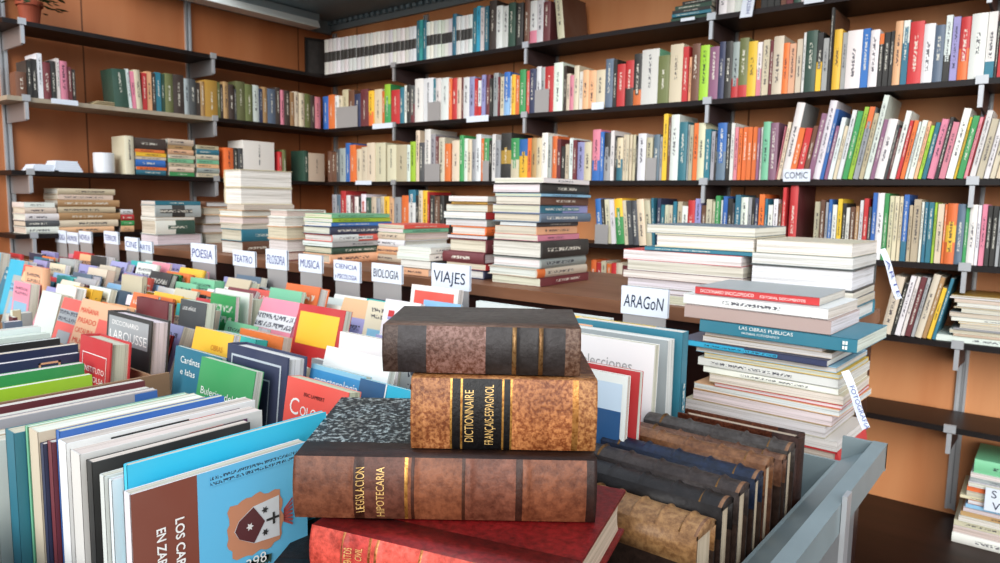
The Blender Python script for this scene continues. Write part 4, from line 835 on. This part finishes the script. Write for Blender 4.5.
# albums between the pile and the tall stack, boards facing the camera
AL = [((474, 301), 540, .006, 'wh'), ((505, 312), 598, .005, 'og'), ((524, 309), 600, .006, 'ye'), ((470, 305), 610, .012, 'gy')]
b, W, H, T = facing_px((476, 301), 610, -.275, .012, 0, .0, 'wh', 'wide white and grey album just before the dark counter', art=0)
b, W, H, T = facing_px((523, 309), 655, -.275, .006, 0, .0, 'ye', 'wide album with yellow edge and turquoise cover', art=0); panel(b, False, T, .006, W, H-.25, H-.004, 'tu')
b, W, H, T = facing_px((506, 313), 592, -.282, .006, 0, .0, 'pe', 'peach orange booklet in front of the turquoise album', art=0)
b, W, H, T = facing_px((575, 318), 683, -.275, .02, 0, .0, 'te', 'wide album with teal spine side, next to the tall pile', art=0, flip=True)
b, W, H, T = facing_px((560, 325), 668, -.283, .022, 0, .0, 'gy', 'grey album with mauve patterned edge behind the white one', art=0)
b, W, H, T = facing_px((577, 334), 655, -.278, .014, 0, .05, 'wh', 'large white album with grey script title right of the leather pile', art=0); brd(b, False, T, W, 'elecciones', .022, .01, H-.04, m_plain('grey_print', 'a8a6a4', .5), W*.65)
b, W, H, T = facing_px((570, 360), 640, -.285, .009, 0, .05, 'rd', 'thin bright red book before the large white album', art=0)
b, W, H, T = facing_px((580, 368), 628, -.288, .007, 0, .05, 'wh', 'white book with navy lower cover next to the tan dictionary', art=0); panel(b, False, T, 0, W-.006, 0, H-.042, lin('1c5a8c')); panel(b, False, T, 0, W-.006, H-.042, H-.010, lin('cfe0ee'))
# random fill: rows of standing books, row by row
CW = ['wh', 'wh', 'wh', 'cr', 'gy', 'gy', 'lb', 'lb', 'be', 'wh', 'sg', 'wh', 'wh', 'wh', 'cr', 'gy', 'lb', 'la', 'be', 'gy', 'te', 'gr', 'ye', 'og', 'rd', 'nv', 'mr', 'pk', 'bk', 'la', 'cy', 'mg', 'pe', 'co', 'tu']
cols = []; x = .42
while x < 2.8: w = random.uniform(.125, .15); cols.append((x, x+w)); x += w+.019
nth = {}
nb = 0
for ci, (x0, x1) in enumerate(cols):
    # first position: line of sight along the left frame edge, or the crates in front
    xm = (x0+x1)/2
    yf = -2.16 if xm > 1.95 else -2.16+(1.95-xm)*.20
    y = yf+random.uniform(0, .02); lean = math.radians(random.uniform(8, 18)); H0 = None
    while y < -1.47:
        T = random.choice((.007, .009, .011, .013, .016, .02, .024, .03)); H = random.uniform(.165, .222) if y < -1.65 else random.uniform(.16, .195); nl = max(.05, min(.5, lean+math.radians(random.uniform(-6, 6))))
        if H0: y = yp + Tp*math.cos(lp) + T*math.sin(nl)*math.tan(lp) + max(0, min(H0, H)*(math.tan(lp)-math.tan(nl))) + gap
        lean = nl; dy = H*math.sin(lean); W = x1-x0; ww = random.uniform(.85, 1)*W
        xa = x0+random.uniform(0, W-ww); xb = xa+ww
        if y+T/math.cos(lean)+dy > -1.468: break
        hit = False
        for (a0, a1, b0, b1) in OCC:
            if xb > a0+.002 and xa < a1-.002 and y+dy+T > b0-.002 and y < b1+.002:
                hit = True; yn = b1+.004; break
        if hit:
            y = max(y+.004, yn if yn > y and yn-y < .35 else y+.02); H0 = None; continue
        c = random.choice(CW); nth[(ci, c)] = nth.get((ci, c), 0)+1
        hd = random.random() < .35
        row = len(cols)-ci
        art = random.choice((1, 1, 1, 0))
        facing(xa, xb, y, T, H, lean, c, hd, random.random() < .35, FL, f"{cname(c)} {'hardcover' if hd else 'paperback' if H > .195 else 'pocket book'}, {ordw(nth[(ci, c)])} {cname(c)} one back in {ordw(row)} row from the albums", art, parts=True)
        nb += 1; H0 = H; yp, Tp, lp = y, T, lean; gap = .001+(random.uniform(.012, .04) if random.random() < .25 else random.uniform(0, .005))
        y += T/math.cos(lean)+gap
print('fill books', nb, 'rows', len(cols)); from collections import Counter; print(Counter(o.name.split('.')[0] for o in COL.objects if o.parent is None).most_common(12))
grp = [cols[i:i+3] for i in range(0, len([c for c in cols if c[1] < 1.9]), 3)]; edge = grp[-1][-1][1]
spans = [(g[0][0]-.009, g[-1][1]+.009) for g in grp]
for i, (a, b_) in enumerate(spans):
    carton(a, -2.185 if a > 1.5 else -2.19+max(0, 1.95-b_)*.20, b_, -1.460, .05, f"brown cardboard box under the {ORD[len(spans)-i]} group of standing books from the albums")
b = MB(); b.box(edge+.0095, -2.164, TB+ZO, 2.995, -1.458, TB+ZO+.005)
tag(b.build("cardboard_sheet", CARDB), "flat cardboard sheet under the books facing forward near the dictionary", "cardboard")
# left crate: books with a board towards +x
def along(x, y0, y1, T, z, c, lab, hard=False, flip=False, art=0, lean=0, cover=None, txt=True, group=None, cv2=None, name=None):
    """book standing with a board towards +x; spine at the near end unless flip; returns object"""
    W = y1-y0; H = z-TB-FL; l = lean; Z = Vector((-math.sin(l), 0, math.cos(l)))
    if not flip: X = Vector((math.cos(l), 0, math.sin(l))); Y = Vector((0, 1, 0)); o = Vector((x-T*math.cos(l), y0, TB+ZO+FL))
    else: X = Vector((-math.cos(l), 0, -math.sin(l))); Y = Vector((0, -1, 0)); o = Vector((x, y1, TB+ZO+FL+T*math.sin(l)))
    b = mk_book(RM(X, Y, Z, o), T, W, H, c, cover, hard, None, (), art, True, name, cv2, txt)
    tag(b, lab, 'book', group); return b, W, H
def alpx(tl, pr, z, T, c, lab, lim=None, **kw):
    A = atz(*tl, z); yy = tl[1]
    for _ in range(10): B = at(pr, yy, 0, A.x); yy = proj((A.x, B.y, z+ZO))[1]
    return along(A.x, A.y, B.y, T, z, c, lab, **kw)+(A.x,)
XL = [((0, 386), 92, .010, 'li', 'lime green thin book in the left cardboard box'), ((0, 372), 84, .014, 'gr', 'dark green book behind the lime one in the left box'), ((0, 360), 80, .012, 'nv', 'navy book with orange square on the cover in left box'), ((0, 350), 78, .016, 'nv', 'wide navy book behind the orange-marked one'), ((0, 341), 60, .014, 'bk', 'black book near the back of the left box'), ((0, 334), 50, .02, 'wh', 'white book at the back of the left box')]
xl = None
for tl, pr, T, c, lab in XL:
    A = atz(tl[0]-25, tl[1]+8, -.345); yy = tl[1]
    x = A.x if xl is None else min(A.x, xl-.001)
    B = at(pr, tl[1]-12, 0, x)
    for _ in range(10): B = at(pr, yy, 0, x); yy = proj((x, B.y, -.345+ZO))[1]
    o, W, H = along(x, A.y, min(B.y, -2.205), T, -.345, c, lab)
    if 'orange' in lab and 'square' in lab:
        q = MB(); xx = T+.0006
        for a in ((.08, H-.035, .11, H-.032), (.08, H-.01, .11, H-.007), (.08, H-.035, .083, H-.007), (.107, H-.035, .11, H-.007)): q.quad([(xx, a[0], a[1]), (xx, a[2], a[1]), (xx, a[2], a[3]), (xx, a[0], a[3])], 'pe')
        q.build('cover_mark', COVER, o)
    xl = x-T
for i in range(6):                           # further books behind, towards the left
    T = random.choice((.014, .02, .024)); c = ['wh', 'co', 'sg', 'mr', 'be', 'gy'][i]; xl -= .03 if i else .008
    y0 = atz(-20, 320-6*i, -.34).y-.03
    along(xl, y0, -2.215+max(0, 1.95-xl)*.16, T, -.34+random.uniform(-.01, .01), c, f'{cname(c)} book standing past the black one in the left box'); xl -= T
carton(max(1.60, xl-.02), -2.52, 2.475, -2.195, .165, 'brown cardboard box with the green and navy books')
# magazines standing in the near left crate
MG = [  # x-thickness, colour (side seen), top z, near px of the top corner, far px, label
 ((130, 495), 306, -.288, .010, 'br', 'light blue book about Carmelites with painted crest and brown title strip'),
 ((92, 463), 250, -.283, .010, 'bk', 'white spined review with black edge in the near crate'),
 ((104, 477), 285, -.285, .008, 'wh', 'white paperback with a plain spine just behind the crest book'),
 ((52, 451), 205, -.285, .009, 'mr', 'maroon and pink magazine spine in the near crate'),
 ((44, 456), 190, -.288, .007, 'nv', 'navy speckled magazine spine in the near crate'),
 ((127, 466), 326, -.276, .006, 'cy', 'tall cyan booklet behind the crest book'),
 ((112, 484), 312, -.286, .006, 'wh', 'white booklet with brown photo strip between cyan and crest books'),
 ((80, 455), 262, -.28, .018, 'wh', 'white review with small black headline behind the cyan booklet'),
 ((66, 444), 255, -.28, .016, 'wh', 'thick white magazine behind the headline review'),
 ((60, 438), 224, -.275, .008, 'bl', 'bright blue magazine standing in the near crate'),
 ((38, 436), 205, -.28, .02, 'cr', 'cream magazine with mint edge behind the bright blue one'),
 ((28, 434), 188, -.28, .006, 'mg', 'mint green thin magazine in the near crate'),
 ((14, 437), 195, -.285, .02, 'te', 'dark teal thick book at the far side of the near crate')]
xm = None
def carm(b, T, W, H):
    x = T+.0006
    panel(b, False, T, .0, W*.33, 0, H, lin('84402c'), 'title_strip'); panel(b, False, T, W*.33, W, 0, H, lin('66bfe4'), 'blue_field')
    zt = H-.026
    text(b, 'LOS CARMELITAS', .0088, (x+.0005, W*.21, zt), (0, 0, -1), (0, 1, 0), WHT, 'title_lettering', None, 0, .068, bold=.0002); text(b, 'EN ZARAGOZA', .0088, (x+.0005, W*.115, zt-.003), (0, 0, -1), (0, 1, 0), WHT, 'title_lettering', None, 0, .055, bold=.0002)
    # crest, its top turned towards the far end
    cy, cz = W*.66, H-.052; u = .0235
    def poly(pts, col, nm, lift): q = MB(); q.quad([(x+lift, cy+a*u, cz-b_*u) for a, b_ in pts], col); return q.build(nm, COVER, b)
    outer = []
    for i in range(40):
        a = 2*math.pi*i/40; rr = (1.0/max(abs(math.cos(a)), abs(math.sin(a))))**.62*(1.0+.05*math.sin(a*12)+.03*math.sin(a*7)); outer.append((rr*math.cos(a), rr*math.sin(a)*.98))
    poly(outer[::-1], lin('c98a68'), 'crest_frame', .0003)
    poly([(-.62+.0, -.62), (-.62, .62), (.9, .72), (.9, -.72)][::-1] if 0 else [(.85, -.7), (.85, .7), (-.1, .62), (-.62, .3), (-.78, 0), (-.62, -.3), (-.1, -.62)], lin('d9dadb'), 'shield', .0006)
    poly([(.3, 0), (-.1, .60), (-.62, .29), (-.76, 0), (-.62, -.29), (-.1, -.60)], lin('5a1420'), 'shield_field', .0009)
    def star(c0, c1, r_, col): poly([((r_ if i % 2 == 0 else r_*.5)*math.cos(math.pi*i/6)+c0, (r_ if i % 2 == 0 else r_*.5)*math.sin(math.pi*i/6)+c1) for i in range(12)], col, 'star', .0012)
    star(.3, -.38, .13, lin('15151a')); star(.3, .38, .13, lin('15151a')); star(-.25, 0, .14, lin('e8e4e0'))
    poly([(.35, -.04), (.82, -.04), (.82, .04), (.35, .04)], lin('15151a'), 'cross', .0012); poly([(.58, -.2), (.66, -.2), (.66, .2), (.58, .2)], lin('15151a'), 'cross', .0013)
    for i in range(7): a = -.5+i/6; poly([(1.0, a*.35), (1.35, a*.9-.03), (1.35, a*.9+.05), (1.0, a*.35+.1)], lin('b04a4a'), 'crown', .0011)
    for i in range(9): a = -.9+.22*i; poly([(-.2+a*.5, 1.15), (-.05+a*.5+.1, 1.5), (.1+a*.5, 1.2)], lin('15443a'), 'laurel', .0010)
    text(b, '398', .012, (x+.0016, cy-.01, cz-u*1.42), (0, 1, .1), (0, -.1, 1), WHT, 'date_lettering')
    q = MB(); q.quad([(x+.0004, W*.4, H-.012), (x+.0004, W*.95, H-.012), (x+.0004, W*.95, H-.004), (x+.0004, W*.4, H-.004)], lin('66bfe4'), 0, 1, [(0, 0), (60, 0), (60, 2), (0, 2)]); q.build('small_print', COVER, b)
order = sorted(MG, key=lambda m: -atz(*m[0], m[2]).x)
for tl, pr, z, T, c, lab in order:
    A = atz(*tl, z); x = A.x if xm is None else min(A.x, xm-.0008)
    yy = tl[1]
    Y0 = at(tl[0], tl[1], 0, x).y
    for _ in range(10): B = at(pr, yy, 0, x); yy = proj((x, B.y, z+ZO))[1]
    nm = 'magazine' if ('magazine' in lab or 'review' in lab or 'booklet' in lab) else None
    o, W, H = along(x, max(Y0, -2.535), min(B.y, -2.345 if x > 3.02 else -2.30 if x > 2.9 else -2.24), T, z, {'br': 'wh'}.get(c, c), lab, txt=False, name=nm)
    if c == 'br': carm(o, T, W, H)
    if 'headline' in lab and 'review' in lab: text(o, 'INDICE', .007, (T+.0006, .02, H-.013), (0, 1, 0), (0, 0, 1), BLKP); panel(o, False, T, W*.55, W*.75, H-.03, H-.004, 'co'); panel(o, False, T, W*.75, W*.9, H-.03, H-.004, lin('6a2a5a'))
    if 'photo strip' in lab: panel(o, False, T, W*.1, W, H-.1, H-.004, 'br')
    if 'thick white magazine' in lab: panel(o, False, T, W*.2, W*.6, H-.006, H-.003, 'bk')
    xm = x-T
# more near-crate periodicals further left
for i, (x, T, z, c, lab, y0, y1) in enumerate(((2.80, .014, -.305, 'wh', 'white magazine with orange strip beyond the dark teal book', -2.50, -2.35), (2.765, .016, -.31, 'be', 'beige magazine by the cardboard flap', -2.50, -2.33), (2.735, .010, -.305, 'gy', 'pale grey magazine with blue tip leaning by the cardboard', -2.49, -2.33), (2.71, .012, -.309, 'mr', 'maroon glossy magazine beyond the pale grey one', -2.48, -2.325), (2.685, .012, -.306, 'mr', 'dark maroon magazine against the cardboard wall', -2.47, -2.32), (2.66, .018, -.318, 'nv', 'navy magazine with a blue tip near the cardboard wall', -2.47, -2.31), (2.63, .018, -.33, 'mr', 'wine coloured album lowest by the cardboard wall', -2.46, -2.30))):
    o, W, H = along(x, y0, y1, T, z, c, lab, txt=False, name='magazine')
    if 'orange' in lab: panel(o, False, T, W*.1, W*.6, H-.014, H-.003, 'og')
    if 'blue tip' in lab: panel(o, False, T, W*.85, W, H-.03, H-.001, 'bl')
carton(max(2.485, xm-.02), -2.555, 3.07-.1, -2.335+.02, .135, 'grey plastic box with the magazines nearest the camera', CRATEM, 'plastic_box', .005) if 0 else None
r = empty('plastic_box'); z = TB+ZO
XA, XB, YA, YB = 2.50, 3.05, -2.56, -2.215
b = MB(); b.box(XA, YA, z, XB, YB, z+.004); b.build('base', CRATEM, r)
b = MB(); b.box(XA, YA+.01, z+.0042, XA+.004, -2.203, z+.182); b.build('cardboard_side', CARDB, r)
for q in ((XA, YA, XB, YA+.006),):
    b = MB(); b.box(q[0], q[1], z+.0042, q[2], q[3], z+.165); b.build('side_panel', CRATEM, r)
b = MB(); b.box(XA-.012, YA-.014, z+.165, XB+.01, YA+.008, z+.172); b.box(XA-.012, YA-.014, z+.145, XB+.01, YA-.011, z+.165); b.build('rim', CRATEM, r)
tag(r, 'grey plastic box holding the tall magazines beside the leather pile', 'box')
# ------------------------------------------------------------------ light
w = bpy.data.worlds.new('sky'); sc.world = w; w.use_nodes = True; wn = w.node_tree.nodes; wl = w.node_tree.links
bg = wn['Background']; tc = wn.new('ShaderNodeTexCoord'); sp = wn.new('ShaderNodeSeparateXYZ'); wl.new(tc.outputs['Generated'], sp.inputs[0])
rp = wn.new('ShaderNodeValToRGB'); rp.color_ramp.elements[0].position = .45; rp.color_ramp.elements[0].color = (.40, .37, .34, 1); rp.color_ramp.elements[1].position = .62; rp.color_ramp.elements[1].color = (.78, .88, 1.0, 1)
mm = wn.new('ShaderNodeMath'); mm.operation = 'MULTIPLY_ADD'; mm.inputs[1].default_value = .5; mm.inputs[2].default_value = .5; wl.new(sp.outputs[2], mm.inputs[0]); wl.new(mm.outputs[0], rp.inputs[0]); wl.new(rp.outputs[0], bg.inputs[0]); bg.inputs[1].default_value = 1.3
def sun(d, e_, ang, col):
    s = bpy.data.lights.new('sun', 'SUN'); s.energy = e_; s.angle = math.radians(ang); s.color = col; o = bpy.data.objects.new('sun', s); COL.objects.link(o)
    o.rotation_euler = Vector(d).to_track_quat('-Z', 'Y').to_euler(); o.location = (3, -4, 4)
sun((-.4, .85, -.34), 2.8, 45, (1, .97, .93))
sc.view_settings.view_transform = 'Standard'; sc.view_settings.look = 'Medium High Contrast'; sc.view_settings.exposure = -.2; sc.view_settings.gamma = 1
sc.cycles.max_bounces = 6; sc.cycles.use_denoising = True
